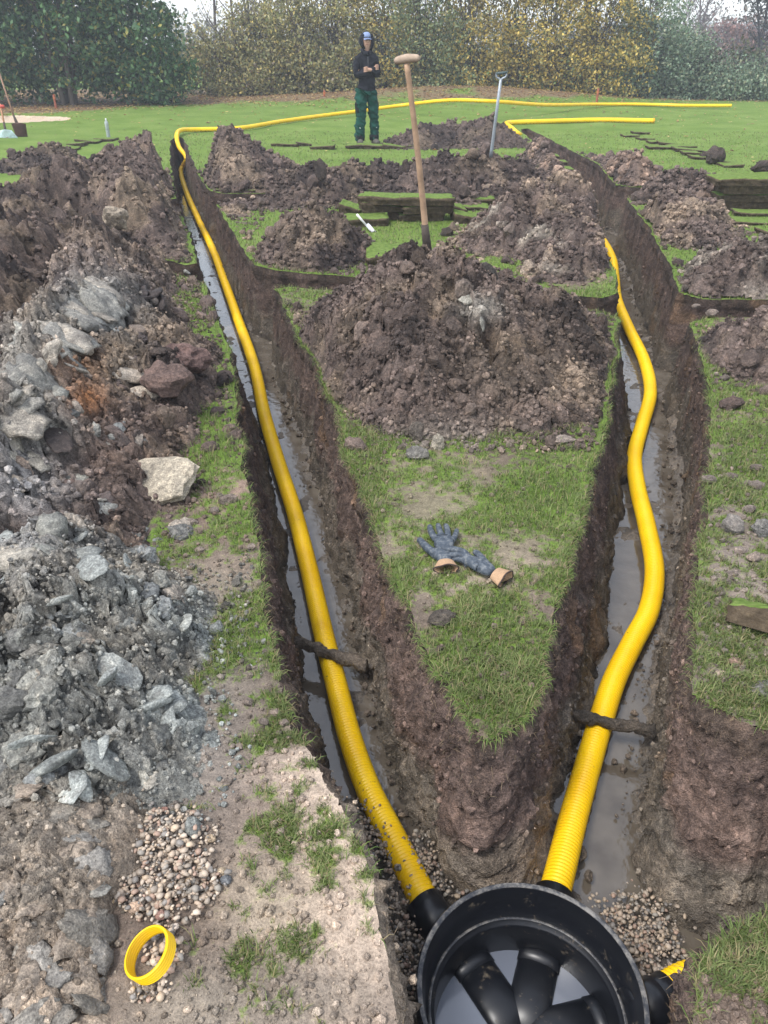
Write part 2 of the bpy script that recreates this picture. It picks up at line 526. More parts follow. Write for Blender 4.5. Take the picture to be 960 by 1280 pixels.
# ------------------------------------------------------------------ turf amount and soil colour over the ground
def cap_lin(c): return tuple(((v/255.0+.055)/1.055)**2.4 for v in c)
TURF = [  # px centre, radii, value
    (250,420,90,80,1.1),(250,520,90,90,1.0),(200,640,60,60,.35),
    (275,690,45,60,.62),(240,650,40,40,.4),(290,780,60,60,.62),(262,865,40,50,.5),(330,850,30,30,.35),
    (150,900,110,300,.0),(150,1150,160,200,.0),(400,1150,120,170,.05),(400,1000,90,60,.12),
    (325,918,50,24,.75),(345,1035,62,42,.72),(388,985,30,40,.3),(255,1040,26,40,.35),(375,1178,40,22,.55),(460,1150,18,60,.45),(300,1180,60,40,.15),(390,1060,26,28,.6),
    (560,620,200,30,.55),(600,580,160,25,.45),(470,560,50,60,.8),(700,620,50,90,.95),(470,650,40,30,.75),
    (560,740,80,26,.22),(520,640,40,16,.35),(480,700,20,40,.35),(660,700,40,16,.4),(600,800,40,12,.35),(600,665,50,12,.4),(640,770,60,40,.75),(530,775,40,30,.35),(620,850,60,80,1.05),(580,690,60,30,.5),
    (390,380,60,22,.45),(430,410,40,30,.3),(730,400,50,20,.8),(400,460,30,60,.65),(700,350,70,14,.45),
    (900,450,40,30,.85),(940,500,60,60,.7),(915,560,40,50,1.0),(920,620,60,40,.6),(930,690,60,40,.42),(905,735,30,30,.6),(930,790,60,50,.35),(920,850,60,50,.5),(910,870,60,14,.85),
    (905,400,50,14,.55),(905,425,50,16,.2),(915,1200,60,22,.75),(940,1240,60,50,.25),(870,1255,20,30,.6),(960,1165,30,14,.6),
    (285,420,25,60,.9),(290,880,30,40,.35),
]
def turf_amount(x, y):
    px, py = topx(x, y)
    g = np.where(py < 900, .95, .25).astype(float)
    g = g*(1-sstep(380, 700, py)*.28)
    for cx, cy, rx_, ry_, v in TURF:
        d = ((px-cx)/rx_)**2+((py-cy)/ry_)**2
        w = np.exp(-d*1.1)
        g = g*(1-w)+v*w
    n = fbm(P3(x, y, None, 3.0), 4, 21)*.5+fbm(P3(x, y, None, 19), 3, 33)*.42
    k = sstep(9, 4.5, y)*.9+.1
    return g+n*k
SANDC = [(420,1130,95,150,(.50,.40,.315),1.0),(420,970,60,50,(.42,.34,.27),.9),(330,1130,60,60,(.40,.33,.25),.8),(380,1250,120,60,(.25,.21,.17),.7),(250,1260,120,60,(.24,.205,.165),.8),
    (580,720,90,60,(.26,.215,.165),.8),(590,640,200,60,(.22,.20,.13),.6),(300,640,60,60,(.24,.17,.135),.7),(285,780,60,80,(.24,.205,.155),.8),(150,900,150,160,(.19,.175,.155),.9),
    (920,750,80,160,(.235,.195,.165),.9),(30,152,60,8,(.62,.50,.38),1.5),(0,155,50,9,(.62,.50,.38),1.5)]
def soil_colour(x, y):
    px, py = topx(x, y)
    c = np.tile(np.array([.155, .118, .095]), (len(px), 1))
    for cx, cy, a, b, q, s in SANDC:
        w = np.clip(np.exp(-(((px-cx)/a)**2+((py-cy)/b)**2))*s*1.3, 0, 1)[:, None]
        c = c*(1-w)+np.array(q)*w
    n = fbm(P3(x, y, None, 2.5), 3, 71)[:, None]
    return np.clip(c*(1+n*.35), .02, .8)

def ground_z(x, y):
    z = fbm(P3(x, y, None, .8), 2, 5)*.02*sstep(.6, 3, y)
    near = sstep(5, 2.5, y)
    g = np.clip(1-turf_amount_cached, 0, 1) if False else 0
    z = z+near*(fbm(P3(x, y, None, 7), 4, 15)*.012)
    # gentle rise of the lawn towards the hedge
    z = z+sstep(17, 30, y)*.12*(1-sstep(0, 12, x))
    z = z+.38*np.exp(-((x-2.5)/5.0)**2-((y-27.5)/1.8)**2)
    return z

# ------------------------------------------------------------------ ground sheet
def grid_sheet(rows, ncol, halfw):
    s = np.linspace(-1, 1, ncol)
    Y = np.repeat(rows[:, None], ncol, 1); X = s[None]*halfw(rows)[:, None]
    return X.ravel(), Y.ravel(), len(rows), ncol
def quads(nr, nc):
    i, j = np.meshgrid(np.arange(nr-1), np.arange(nc-1), indexing='ij'); a = (i*nc+j).ravel()
    return np.stack([a, a+1, a+nc+1, a+nc], 1)
rows = [.25]
while rows[-1] < 45: rows.append(rows[-1]+max(.0095, rows[-1]*.0068))
while rows[-1] < 900: rows.append(rows[-1]*1.12)
rows = np.array(rows)
GX, GYv, nr, nc = grid_sheet(rows, 440, lambda r: 1.25+.72*r+np.where(r > 60, (r-60)*2, 0))
gsd = sdf(GX, GYv)
cellsz = np.maximum((1.25+.72*GYv)*2/439, np.maximum(.0095, GYv*.0068))
near = np.nonzero((np.abs(gsd) < cellsz*1.2+.02) & (GYv < 20))[0]
for i in near:
    co, k, d = kd.find((GX[i], GYv[i], 0))
    if d < .62*cellsz[i]: GX[i], GYv[i] = co[0], co[1]; gsd[i] = 0
F = quads(nr, nc)
cx, cy = GX[F].mean(1), GYv[F].mean(1)
cand = sdf(cx, cy) > -.15
rem = np.zeros(len(F), bool)
ci = np.nonzero(cand & (cy < 20))[0]
rem[ci] = pip(cx[ci], cy[ci], LOOPS)
F = F[~rem]
turf = turf_amount(GX, GYv)
far_leaf = sstep(25.3, 26.6, GYv+fbm(P3(GX, GYv, None, .5), 3, 8)*1.6-np.clip(-GX-5.5, 0, 4.5)*-.75-np.clip(GX-5, 0, 6)*.9)
col = soil_colour(GX, GYv)
litter = np.array([.17, .12, .07])
wl = far_leaf[:, None]
bunker = (((GX+9.9)/2.2)**2+((GYv-21.2)/1.0)**2 < 1.0+fbm(P3(GX, GYv, None, .7), 3, 4)*.25)
col = col*(1-wl)+litter*wl
turf = turf*(1-far_leaf*.75)
turf = np.where(GYv > 34, 1.0, turf)
col[bunker] = (.50, .40, .30); turf[bunker] = -1
Z = ground_z(GX, GYv)
Z = Z-.05*bunker
ground = mesh_np('ground', np.stack([GX, GYv, Z], 1), F, M_GROUND, col)
ta = ground.data.attributes.new('turf', 'FLOAT', 'POINT'); ta.data.foreach_set('value', turf.astype(np.float32))
tag(ground, kind='structure')

# ------------------------------------------------------------------ trench walls
PIT_D = .58
def floor_base(x, y):
    return -PIT_D+0*x
V_, F_, C_ = [], [], []
nv = 0
for L, sg in zip(LOOPS, SIGN):
    n = loop_normals(L, 7)*sg
    J = 44; N = len(L)
    s = np.linspace(0, 1, J+1)
    x0 = np.repeat(L[:, 0:1], J+1, 1); y0 = np.repeat(L[:, 1:2], J+1, 1); S = np.repeat(s[None], N, 0)
    z0 = ground_z(L[:, 0], L[:, 1])
    px, py = topx(L[:, 0], L[:, 1])
    slope = .085+.05*fbm(P3(L[:, 0], L[:, 1], None, 1.3), 2, 44)
    slope = slope+.11*np.exp(-((px-630)/50)**2-((py-925)/45)**2)
    slope = slope+.22*sstep(862, 905, py)*sstep(1120, 1050, py)*(px > 845)
    slope = slope+.10*((px > 655) & (px < 775))*sstep(380, 420, py)*sstep(900, 780, py)
    if L is LOOPS[0]: slope = slope+.085*(px < 470)*sstep(330, 480, py)*sstep(1040, 960, py)
    slope = np.where((px > 850) & (py > 1150), .02, slope)
    rw_ = ((px > 800) & (py > 420) & (py < 880))
    slope = np.where(rw_, slope*.35, slope)
    amp_w = (.30+.70*sstep(350, 850, py))
    Zz = z0[:, None]*(1-S)-(PIT_D+.06)*S
    arc = np.cumsum(np.hypot(*(L-np.roll(L, 1, 0)).T))[:, None]+0*S
    q = P3(x0, y0, Zz)
    w = (sstep(0, .04, S)).ravel()
    off = (slope[:, None]*S**1.15).ravel()
    big = fbm(q*np.array([3.2, 3.2, 2.6]), 3, 81)*.030
    dig = fbm(np.stack([arc.ravel()*11+Zz.ravel()*5, Zz.ravel()*2.2, 0*arc.ravel()], 1), 3, 82)*.014   # spade marks
    c1, h1, e1 = clods(arc.ravel(), Zz.ravel()*1.2, .085, 83, .026)
    c2, h2, e2 = clods(arc.ravel(), Zz.ravel(), .03, 84, .010)
    fin = fbm(q*38, 3, 85)*.006
    tipk = np.repeat(sstep(780, 880, py), J+1)
    d = off+w*((big*(.8-.3*tipk)+c1*(.75-.35*tipk)-.010)*np.repeat(amp_w, J+1)*np.where(np.repeat(rw_, J+1), .5, 1)+(dig*1.5+c2*(.45+1.1*tipk))*np.repeat(.5+.5*sstep(300, 600, py), J+1)+fin*(1.0+1.5*tipk))
    sodlip = np.exp(-((S.ravel()-.07)/.05)**2)*.010
    d = d+sodlip*w
    X = x0.ravel()+np.repeat(n[:, 0], J+1)*d; Y = y0.ravel()+np.repeat(n[:, 1], J+1)*d
    zz = Zz.ravel()+w*fbm(q*9, 2, 86)*.012
    V_.append(np.stack([X, Y, zz], 1))
    i, j = np.meshgrid(np.arange(N), np.arange(J), indexing='ij'); i2 = (i+1) % N
    Fq = np.stack([i*(J+1)+j, i*(J+1)+j+1, i2*(J+1)+j+1, i2*(J+1)+j], -1).reshape(-1, 4)
    if sg < 0: Fq = Fq[:, ::-1]
    F_.append(Fq+nv); nv += len(X)
    top = np.array([.085, .062, .048]); mid = np.array([.145, .103, .085]); low = np.array([.165, .142, .115]); wetc = np.array([.10, .086, .068])
    sn = (S.ravel()+fbm(q*5, 3, 88)*.22)[:, None]
    a1 = sstep(.03, .18, sn); a2 = sstep(.42, .66, sn); a3 = sstep(.78, .98, sn)
    c = top*(1-a1)+mid*a1; c = c*(1-a2)+low*a2; c = c*(1-a3)+wetc*a3
    c = c*(1+(h1-.5)*.35+(h2-.5)*.3)[:, None]
    orange = sstep(.42, .6, fbm(q*3.5, 3, 89))[:, None]; c = c*(1-orange*.5)+np.array([.21, .13, .07])*orange*.5
    pX, pY = np.repeat(px, J+1), np.repeat(py, J+1)
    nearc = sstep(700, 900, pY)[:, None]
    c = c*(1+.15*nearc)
    sandw = (sstep(960, 1010, pY)*(pX < 510))[:, None]*sstep(.75, .2, sn); c = c*(1-sandw)+np.array([.36, .29, .22])*sandw
    tipw = np.exp(-((pX-655)/38)**2-((pY-900)/60)**2)[:, None]*sstep(.45, .7, sn)*1.1; tipw = np.clip(tipw, 0, 1); c = c*(1-tipw)+np.array([.36, .28, .21])*tipw
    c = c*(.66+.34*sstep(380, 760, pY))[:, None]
    streak = fbm(np.stack([arc.ravel()*30, Zz.ravel()*4, 0*arc.ravel()], 1), 3, 90)[:, None]; c = c*(1+.45*streak)
    C_.append(np.hstack([np.clip(c, .01, .6), (sstep(.55, 1.0, sn)*.75+.05)]))
wall = mesh_np('trench_wall', np.vstack(V_), np.vstack(F_), M_WALL, np.vstack(C_))
tag(wall, kind='structure')
WALLV, WALLC = np.vstack(V_), np.vstack(C_)

# ------------------------------------------------------------------ trench floor, water
rows2 = rows[rows < 20.5]; rows2 = rows2[::1]
FX, FY, nr2, nc2 = grid_sheet(rows2, 330, lambda r: .9+.46*r)
fs = sdf(FX, FY)
def bumpmask(px0, py0, a, b, x, y, z=-.55):
    px, py = topx(x, y, z)
    return np.exp(-(((px-px0)/a)**2+((py-py0)/b)**2))
fz = -PIT_D-.016+fbm(P3(FX, FY, None, 5), 3, 101)*.016+fbm(P3(FX, FY, None, 24), 3, 102)*.010
ck, hk, ek = clods(FX, FY, .07, 103, .022); fz += ck*(.25+.75*sstep(.13, .03, fs))-.004; fz += sstep(-.05, .35, fbm(P3(FX, FY, None, 4.0), 3, 108))*.016-.006+np.abs(fbm(P3(FX, FY, None, 14), 3, 109))*.012*sstep(4.5, 6.5, FY+2)
fz += sstep(.10, 0, fs)*.05
fz += .16*bumpmask(640,1045,45,50,FX,FY)+.10*bumpmask(600,1110,90,30,FX,FY)+.06*bumpmask(500,1180,40,110,FX,FY)+.08*bumpmask(440,1030,30,30,FX,FY)+.06*bumpmask(800,1200,60,60,FX,FY)
fz -= .02*bumpmask(755,1090,45,90,FX,FY)+.03*bumpmask(410,940,30,60,FX,FY)+.02*bumpmask(480,960,20,50,FX,FY)
FF = quads(nr2, nc2)
keep = (fs[FF].max(1) > -.22)
FF = FF[keep]
fc = np.tile(np.array([.115, .095, .073]), (len(FX), 1))*(1+fbm(P3(FX, FY, None, 6), 3, 104)*.4)[:, None]
sm = np.clip(bumpmask(640,1040,50,50,FX,FY)*1.4, 0, 1)[:, None]
fc = fc*(1-sm)+np.array([.34, .27, .20])*sm
wetf = np.clip(.85-sm[:, 0]*.8-sstep(.0, .06, fz+PIT_D)*.4, 0, 1)
used, inv = np.unique(FF, return_inverse=True)
fl = mesh_np('trench_floor', np.stack([FX, FY, fz], 1)[used], inv.reshape(FF.shape), M_FLOOR, np.hstack([fc, wetf[:, None]])[used])
tag(fl, kind='structure')
rw = rows2[::5]; WX, WY, nr3, nc3 = grid_sheet(rw, 90, lambda r: .9+.46*r)
ws = sdf(WX, WY); WF = quads(nr3, nc3); WF = WF[ws[WF].max(1) > -.2]
used, inv = np.unique(WF, return_inverse=True)
wat = mesh_np('water', np.stack([WX, WY, np.full(len(WX), -PIT_D-.003)], 1)[used], inv.reshape(WF.shape), M_WATER)
tag(wat, kind='structure')

# ------------------------------------------------------------------ rock / clod shapes
def ico(sub):
    bm = bmesh.new(); bmesh.ops.create_icosphere(bm, subdivisions=sub, radius=1.0)
    bm.verts.ensure_lookup_table()
    V = np.array([v.co[:] for v in bm.verts]); F = np.array([[v.index for v in f.verts] for f in bm.faces]); bm.free()
    return V, F
ICO1, ICO2, ICO3 = ico(1), ico(2), ico(3)
def rock_shape(base, seed, planes=10, rough=.08, nfreq=2.5, squash=(1, 1, 1), lo=.55, hi=1.0):
    rg = np.random.default_rng(seed)
    V, F = base
    N = rg.normal(size=(planes, 3)); N /= np.linalg.norm(N, axis=1)[:, None]
    D = rg.uniform(lo, hi, planes)
    dots = np.maximum(V@N.T, 1e-3)
    r = np.minimum(1.0, (D[None]/dots).min(1))
    r = r*(1+fbm(V*nfreq+seed*3.1, 3, seed)*rough)
    return V*r[:, None]*np.array(squash), F
CLOD_LO = [rock_shape(ICO1, 200+i, 9, .12) for i in range(8)]
CLOD_MID = [rock_shape(ICO2, 220+i, 12, .16, 2.6) for i in range(8)]
CLOD_HI = [rock_shape(ICO3, 240+i, 14, .22, 2.4) for i in range(6)]
SLABS = [rock_shape(ICO3, 260+i, 8, .10, 2.2, (1.0, .72, .26), .5, .9) for i in range(6)]
PEBS = [rock_shape(ICO1, 280+i, 5, .16, 1.3, (1.0, .62+.05*(i % 6), .45+.06*(i % 4)), .68, 1.0) for i in range(12)]
def mk_mesh(name, VF, mat, smooth=False):
    o = mesh_np(name, VF[0], VF[1], mat, None, smooth); me = o.data; bpy.data.objects.remove(o); return me
ME_CLOD = [mk_mesh('clod', s, M_CLOD) for s in CLOD_MID]
ME_CLODH = [mk_mesh('clod', s, M_CLOD) for s in CLOD_HI]
ME_SLAB = [mk_mesh('slab', s, M_SLAB, True) for s in SLABS]

def rots(n, rg, flat=False):
    if flat:
        a = rg.uniform(0, 6.283, n); tx = rg.normal(0, .25, n); ty = rg.normal(0, .25, n)
    else:
        a, tx, ty = rg.uniform(0, 6.283, n), rg.uniform(0, 6.283, n), rg.uniform(0, 6.283, n)
    ca, sa, cx_, sx_, cy_, sy_ = np.cos(a), np.sin(a), np.cos(tx), np.sin(tx), np.cos(ty), np.sin(ty)
    Rz = np.zeros((n, 3, 3)); Rz[:, 0, 0] = ca; Rz[:, 0, 1] = -sa; Rz[:, 1, 0] = sa; Rz[:, 1, 1] = ca; Rz[:, 2, 2] = 1
    Rx = np.zeros((n, 3, 3)); Rx[:, 0, 0] = 1; Rx[:, 1, 1] = cx_; Rx[:, 1, 2] = -sx_; Rx[:, 2, 1] = sx_; Rx[:, 2, 2] = cx_
    Ry = np.zeros((n, 3, 3)); Ry[:, 1, 1] = 1; Ry[:, 0, 0] = cy_; Ry[:, 0, 2] = sy_; Ry[:, 2, 0] = -sy_; Ry[:, 2, 2] = cy_
    return Rz@Rx@Ry
def scatter(pts, size, cols, protos, rg, flat=False):
    n = len(pts); Rm = rots(n, rg, flat); which = rg.integers(0, len(protos), n)
    Vs, Fs, Cs, off = [], [], [], 0
    for k, (V, F) in enumerate(protos):
        m = which == k
        if not m.any(): continue
        W = np.einsum('nij,vj->nvi', Rm[m], V)*size[m][:, None, None]+pts[m][:, None]
        nn = m.sum(); Vs.append(W.reshape(-1, 3))
        Fs.append((F[None]+(np.arange(nn)*len(V))[:, None, None]).reshape(-1, 3)+off); off += nn*len(V)
        Cs.append(np.repeat(cols[m], len(V), 0))
    return np.vstack(Vs), np.vstack(Fs), np.vstack(Cs)

# ------------------------------------------------------------------ spoil heaps
BROWN = np.array([.105, .080, .069]); LIGHT = np.array([.24, .185, .135]); DARK = np.array([.055, .043, .039]); GREY = np.array([.22, .225, .21]); ORNG = np.array([.27, .13, .06]); PALE = np.array([.33, .29, .24]); BLUE = np.array([.25, .30, .31])
def heap(label, ridge, spacing, pal, seed, nclod=40, ncrumb=1200, csize=(.03, .09), crumb=(.006, .022), flatness=0.0, cl=(.15, .062, .024), amp=1.12, slabs=0, cscale=1.0, wet=.0, painter=None, edge=.10, holes=()):
    rg = np.random.default_rng(seed)
    rd = np.array(ridge, float)                       # x, y, height, half width
    if len(rd) == 1: rd = np.vstack([rd, rd+np.array([.01, 0, 0, 0])])
    x0, x1 = (rd[:, 0]-rd[:, 3]).min()-.12, (rd[:, 0]+rd[:, 3]).max()+.12
    y0, y1 = (rd[:, 1]-rd[:, 3]).min()-.12, (rd[:, 1]+rd[:, 3]).max()+.12
    xs = np.arange(x0, x1, spacing); ys = np.arange(y0, y1, spacing)
    X, Y = [a.ravel() for a in np.meshgrid(xs, ys, indexing='ij')]
    def hfun(X, Y, detail=True):
        wx = fbm(P3(X, Y, None, 1.7), 3, seed+1)*.16; wy = fbm(P3(X, Y, None, 1.7), 3, seed+2)*.16
        U, W_ = X+wx, Y+wy
        H = np.full(X.shape, -1.0)
        for a, b in zip(rd[:-1], rd[1:]):
            ab = b[:2]-a[:2]; L2 = max(ab@ab, 1e-9)
            t = np.clip(((U-a[0])*ab[0]+(W_-a[1])*ab[1])/L2, 0, 1)
            d = np.hypot(U-a[0]-t*ab[0], W_-a[1]-t*ab[1])
            hh = a[2]+(b[2]-a[2])*t; ww = a[3]+(b[3]-a[3])*t
            s = 1-d/ww
            sc = np.clip(s, 0, 1)
            p = hh*(.72*sc+.28*sc*sc*(3-2*sc))*(1-flatness)+flatness*hh*sstep(0, .35, sc)
            H = np.maximum(H, np.where(s > 0, p, s*.5))
        sd_ = sdf(X, Y)
        ed = sstep(-.005, -(edge if spacing < .03 else .26)-.02, sd_)
        for (hx_, hy_, ax_, ay_, dp_) in holes:
            H = H-dp_*np.exp(-(((X-hx_)/ax_)**2+((Y-hy_)/ay_)**2)**1.5)*(H > 0)
        if not detail: return np.minimum(H, H*ed), None, None, sd_
        env = sstep(-.02, .09, H)
        big = fbm(P3(X, Y, None, 2.4), 4, seed+3)*.13*amp
        a1, h1, e1 = clods(X, Y, cl[0], seed+4, cl[0]*.42*amp)
        a2, h2, e2 = clods(X, Y, cl[1], seed+5, cl[1]*.55*amp)
        a3, h3, e3 = clods(X, Y, cl[2], seed+6, cl[2]*.6*amp)
        msk = sstep(-.25, .25, fbm(P3(X, Y, None, 1.5), 2, seed+9))*.8+.2
        Hd = H+env*(big*np.clip(H/.3, .15, 1)+a1*msk+a2+a3-.02)
        Hd = np.where(H > -.2, Hd*np.clip(ed, 0, 1)-.02*(1-env), H)
        return Hd, (h1, h2, h3), (e1, e2), sd_
    H, hh, ee, sd_ = hfun(X, Y)
    env = sstep(.02, .12, H)
    q = P3(X, Y, H)
    X2 = X+env*(fbm(q*11, 3, seed+11)*.030+fbm(q*40, 2, seed+12)*.010)*min(1, amp)
    Y2 = Y+env*(fbm(q*11, 3, seed+13)*.030+fbm(q*40, 2, seed+14)*.010)*min(1, amp)
    Zz = H+fbm(q*30, 2, seed+15)*.008*env
    F = quads(len(xs), len(ys))[:, ::-1]
    k = (H[F].max(1) > -.012) & (sd_[F].max(1) < -.004)
    F = F[k]
    base, lite, third, tw = pal
    m1 = sstep(-.15, .45, fbm(P3(X, Y, H, 2.2), 4, seed+21))[:, None]
    c = np.array(base)*(1-m1*.75)+np.array(lite)*m1*.75
    m2 = sstep(.15, .5, fbm(P3(X, Y, H, 1.6), 3, seed+22)+tw)[:, None]
    c = c*(1-m2)+np.array(third)*m2
    c = c*(1+(hh[0]-.5)*.5+(hh[1]-.5)*.6+(hh[2]-.5)*.5)[:, None]
    if painter is not None: c = painter(X, Y, H, c)
    wv = np.full((len(X), 1), wet)
    used, inv = np.unique(F, return_inverse=True)
    cxm, cym = rd[:, 0].mean(), rd[:, 1].mean()
    root = thing('spoil_heap', label, 'soil heap', (cxm, cym, 0), 'heaps of dug soil beside the trenches')
    mesh_np('soil_mass', np.stack([X2, Y2, Zz], 1)[used], inv.reshape(F.shape), M_SOIL, np.hstack([np.clip(c, .01, .7), wv])[used], True, root)
    good = np.nonzero((H > .02) & (sd_ < -.06))[0]
    foot = np.nonzero((H > -.10) & (H < .06) & (sd_ < -.03))[0]
    # loose clods, the large ones one by one
    if len(good):
        n = nclod
        idx = rg.choice(good, n) if not len(foot) else np.concatenate([rg.choice(good, n-n//3), rg.choice(foot, n//3)])
        for i in idx:
            s = csize[0]*(csize[1]/csize[0])**(rg.random()**1.7)*cscale
            cc = c[i]*rg.uniform(.75, 1.3)
            z = max(H[i], 0)+s*.15
            me = ME_CLOD[rg.integers(len(ME_CLOD))] if s < .05 or spacing > .02 else ME_CLODH[rg.integers(len(ME_CLODH))]
            inst('clod', me, (X[i], Y[i], z), tuple(rg.uniform(0, 6.28, 3)), (s, s*rg.uniform(.7, 1), s*rg.uniform(.55, .9)), cc, root)
        for _ in range(slabs):
            i = rg.choice(good); s = rg.uniform(.05, .13)*cscale
            # lie along the slope
            inst('slab', ME_SLAB[rg.integers(len(ME_SLAB))], (X[i], Y[i], max(H[i], 0)+s*.08), (rg.normal(0, .45), rg.normal(0, .45), rg.uniform(0, 6.28)), (s, s*rg.uniform(.6, 1), s*rg.uniform(.5, 1.0)),
                 (np.array(third)*rg.uniform(.75, 1.25)), root)
        idx = np.concatenate([rg.choice(good, int(ncrumb*.75)), rg.choice(foot, ncrumb-int(ncrumb*.75))]) if len(foot) else rg.choice(good, ncrumb)
        sz = crumb[0]*(crumb[1]/crumb[0])**(rg.random(len(idx))**1.8)
        pts = np.stack([X2[idx]+rg.normal(0, .01, len(idx)), Y2[idx]+rg.normal(0, .01, len(idx)), np.maximum(Zz[idx], 0)+sz*.25], 1)
        cc = c[idx]*rg.uniform(.7, 1.45, (len(idx), 1))
        V, Fc, Cc = scatter(pts, sz, cc, CLOD_LO, rg)
        o = mesh_np('crumbs', V, Fc, M_CLODJ, np.clip(Cc, .01, .7), False, root); o['kind'] = 'stuff'
    return root, hfun

def g2(px, py): return G(px, py)[:2]
pal_d = (BROWN, LIGHT*.8, DARK, -.05)
def RD(px, py, H, W):
    """ridge point: the crest stands at photo point (px, py) and is H high"""
    x, y, _ = G(px, py, H); return (x, y, H, W)

# middle, foreground
def paint_mid(X, Y, H, c):
    px, py = topx(X, Y, H)
    w = np.exp(-((px-600)/26)**2-((py-385)/16)**2)[:, None]*.8
    c = c*(1-w)+np.array([.34, .32, .28])*w
    w = np.exp(-((px-560)/70)**2-((py-560)/30)**2)[:, None]*.55
    c = c*(1-w)+PALE*w
    w = np.exp(-((px-640)/90)**2-((py-460)/60)**2)[:, None]*.35
    return c*(1-w)+LIGHT*w
B_root, B_h = heap('largest cone of crumbly brown soil between the two trenches, wooden spade stuck in its top',
    [RD(500,360,.34,.76), RD(548,310,.64,1.10), RD(598,345,.46,1.02), RD(660,425,.26,.66)], .0115, (BROWN, LIGHT*.85, DARK*.9, .02), 1000, 260, 12000, (.022, .075), (.005, .02), painter=paint_mid, holes=[(*G(613, 412, .36)[:2], .028, .10, .30)])
heap('small dark soil heap on the lawn left of the wooden spade, beside the trowel', [RD(385,268,.36,.52), RD(408,272,.32,.50)], .022, (BROWN, LIGHT*.7, DARK, 0), 1100, 30, 1500, (.035, .08), (.01, .03))
heap('brown and tan soil heap behind the largest cone, reaching to the right-hand trench', [RD(635,262,.32,.55), RD(688,222,.52,.85), RD(705,275,.30,.52), RD(712,310,.18,.36)], .02, (BROWN, LIGHT, PALE*.9, -.1), 1200, 70, 3500, (.03, .09), (.008, .03))
heap('dark soil heap carrying the grey D-handled spade', [RD(570,192,.42,.95), RD(640,186,.48,.95)], .035, (BROWN*.9, LIGHT*.7, DARK, .05), 1300, 45, 2200, (.05, .12), (.015, .04))
heap('long low bank of dark soil in front of the standing person', [RD(365,200,.40,.95), RD(420,196,.42,1.0), RD(480,196,.40,.95), RD(540,200,.42,.9)], .035, (BROWN*.9, LIGHT*.6, DARK, .1), 1400, 60, 2600, (.05, .13), (.015, .04))
heap('brown soil peak right of the far end of the left trench', [RD(284,158,.68,1.25), RD(300,180,.45,1.0)], .035, (BROWN, LIGHT*.9, DARK, 0), 1500, 35, 2000, (.05, .12), (.015, .04))
heap('farthest small soil heap on the lawn right behind the person', [RD(530,160,.28,.8), RD(575,156,.30,.9), RD(610,152,.38,.8)], .045, (BROWN*.85, LIGHT*.5, DARK, .1), 1600, 20, 900, (.06, .12), (.02, .045))
# right bank
heap('long soil bank with a peak at the far end of the right trench', [RD(703,155,.5,.62), RD(745,170,.48,.72), RD(800,190,.45,.8), RD(850,210,.34,.65)], .035, (BROWN, np.array([.26,.185,.14]), DARK, -.05), 1700, 60, 3500, (.05, .13), (.015, .045))
heap('rounded brown soil heap left of the stacked turfs, right of the trench', [RD(808,245,.28,.50), RD(846,240,.32,.66), RD(868,275,.18,.42)], .027, (BROWN, LIGHT, DARK, -.1), 1800, 55, 3000, (.035, .10), (.012, .035))
heap('pale crested soil heap at the right edge below the stacked turfs', [RD(900,335,.18,.42), RD(948,308,.28,.58), RD(1040,300,.34,.7)], .022, (BROWN, PALE*.7, DARK, 0), 1900, 60, 3000, (.03, .09), (.01, .03))
heap('low cloddy soil heap at the right edge in front of the cross trench', [RD(945,412,.12,.40), RD(1010,400,.24,.58), RD(1100,400,.3,.7)], .016, (BROWN*1.15, LIGHT, DARK, 0), 2000, 80, 2500, (.02, .07), (.008, .022))
# left bank
heap('far left soil peak against the lawn beside the trench end', [RD(180,166,.70,1.15), RD(165,205,.55,1.2), RD(145,240,.48,.85)], .032, (BROWN, LIGHT, LIGHT*.8, -.1), 2100, 60, 3000, (.05, .12), (.012, .04))
heap('dark jagged soil peak left of the trench end, in front of the far turfs', [RD(75,200,.55,1.1), RD(60,235,.5,1.2), RD(110,205,.5,.9), RD(20,270,.45,1.1)], .03, (BROWN*.85, LIGHT*.7, DARK, .1), 2200, 60, 3000, (.05, .13), (.012, .04))
heap('little dark soil heap at the far left beside the turf strips', [RD(45,186,.26,.7), RD(62,184,.26,.6)], .045, (BROWN*.8, LIGHT*.5, DARK, .2), 2250, 15, 500, (.05, .1), (.02, .04))

def paint_left(X, Y, H, c):
    px, py = topx(X, Y, H)
    n = fbm(P3(X, Y, H, 6), 3, 77)
    def blob(cx, cy, a, b, q, s):
        nonlocal c
        d = ((px-cx)/a)**2+((py-cy)/b)**2
        w = (np.clip(np.exp(-d)*s+n*.25*np.exp(-d*.6), 0, 1))[:, None]
        c = c*(1-w)+np.array(q)*w
    blob(105,335,60,40,(.26,.215,.19),.7)
    blob(120,380,55,35,(.29,.30,.28),.9)
    blob(35,450,50,70,(.30,.29,.26),.9); blob(55,500,50,30,(.28,.28,.25),.8)
    blob(100,455,50,25,(.26,.14,.075),.8); blob(105,500,28,20,(.30,.13,.05),1.0)
    blob(30,585,60,60,(.33,.32,.31),1.0); blob(150,450,30,40,(.30,.25,.19),.7)
    blob(130,560,60,40,(.21,.15,.12),.7)
    blob(60,540,40,20,(.3,.3,.27),.8)
    return c
LB_root, LB_h = heap('big brown soil bank with grey clay seams and an orange patch, left of the trench',
    [RD(118,285,.40,.55), RD(98,345,.46,.62), RD(85,385,.46,.68), RD(25,470,.42,.62), RD(-60,560,.38,.62)], .0115, (BROWN*1.08, LIGHT*.95, DARK, -.12), 2300, 170, 11000, (.02, .075), (.005, .02), painter=paint_left, slabs=14, cl=(.15, .065, .024))
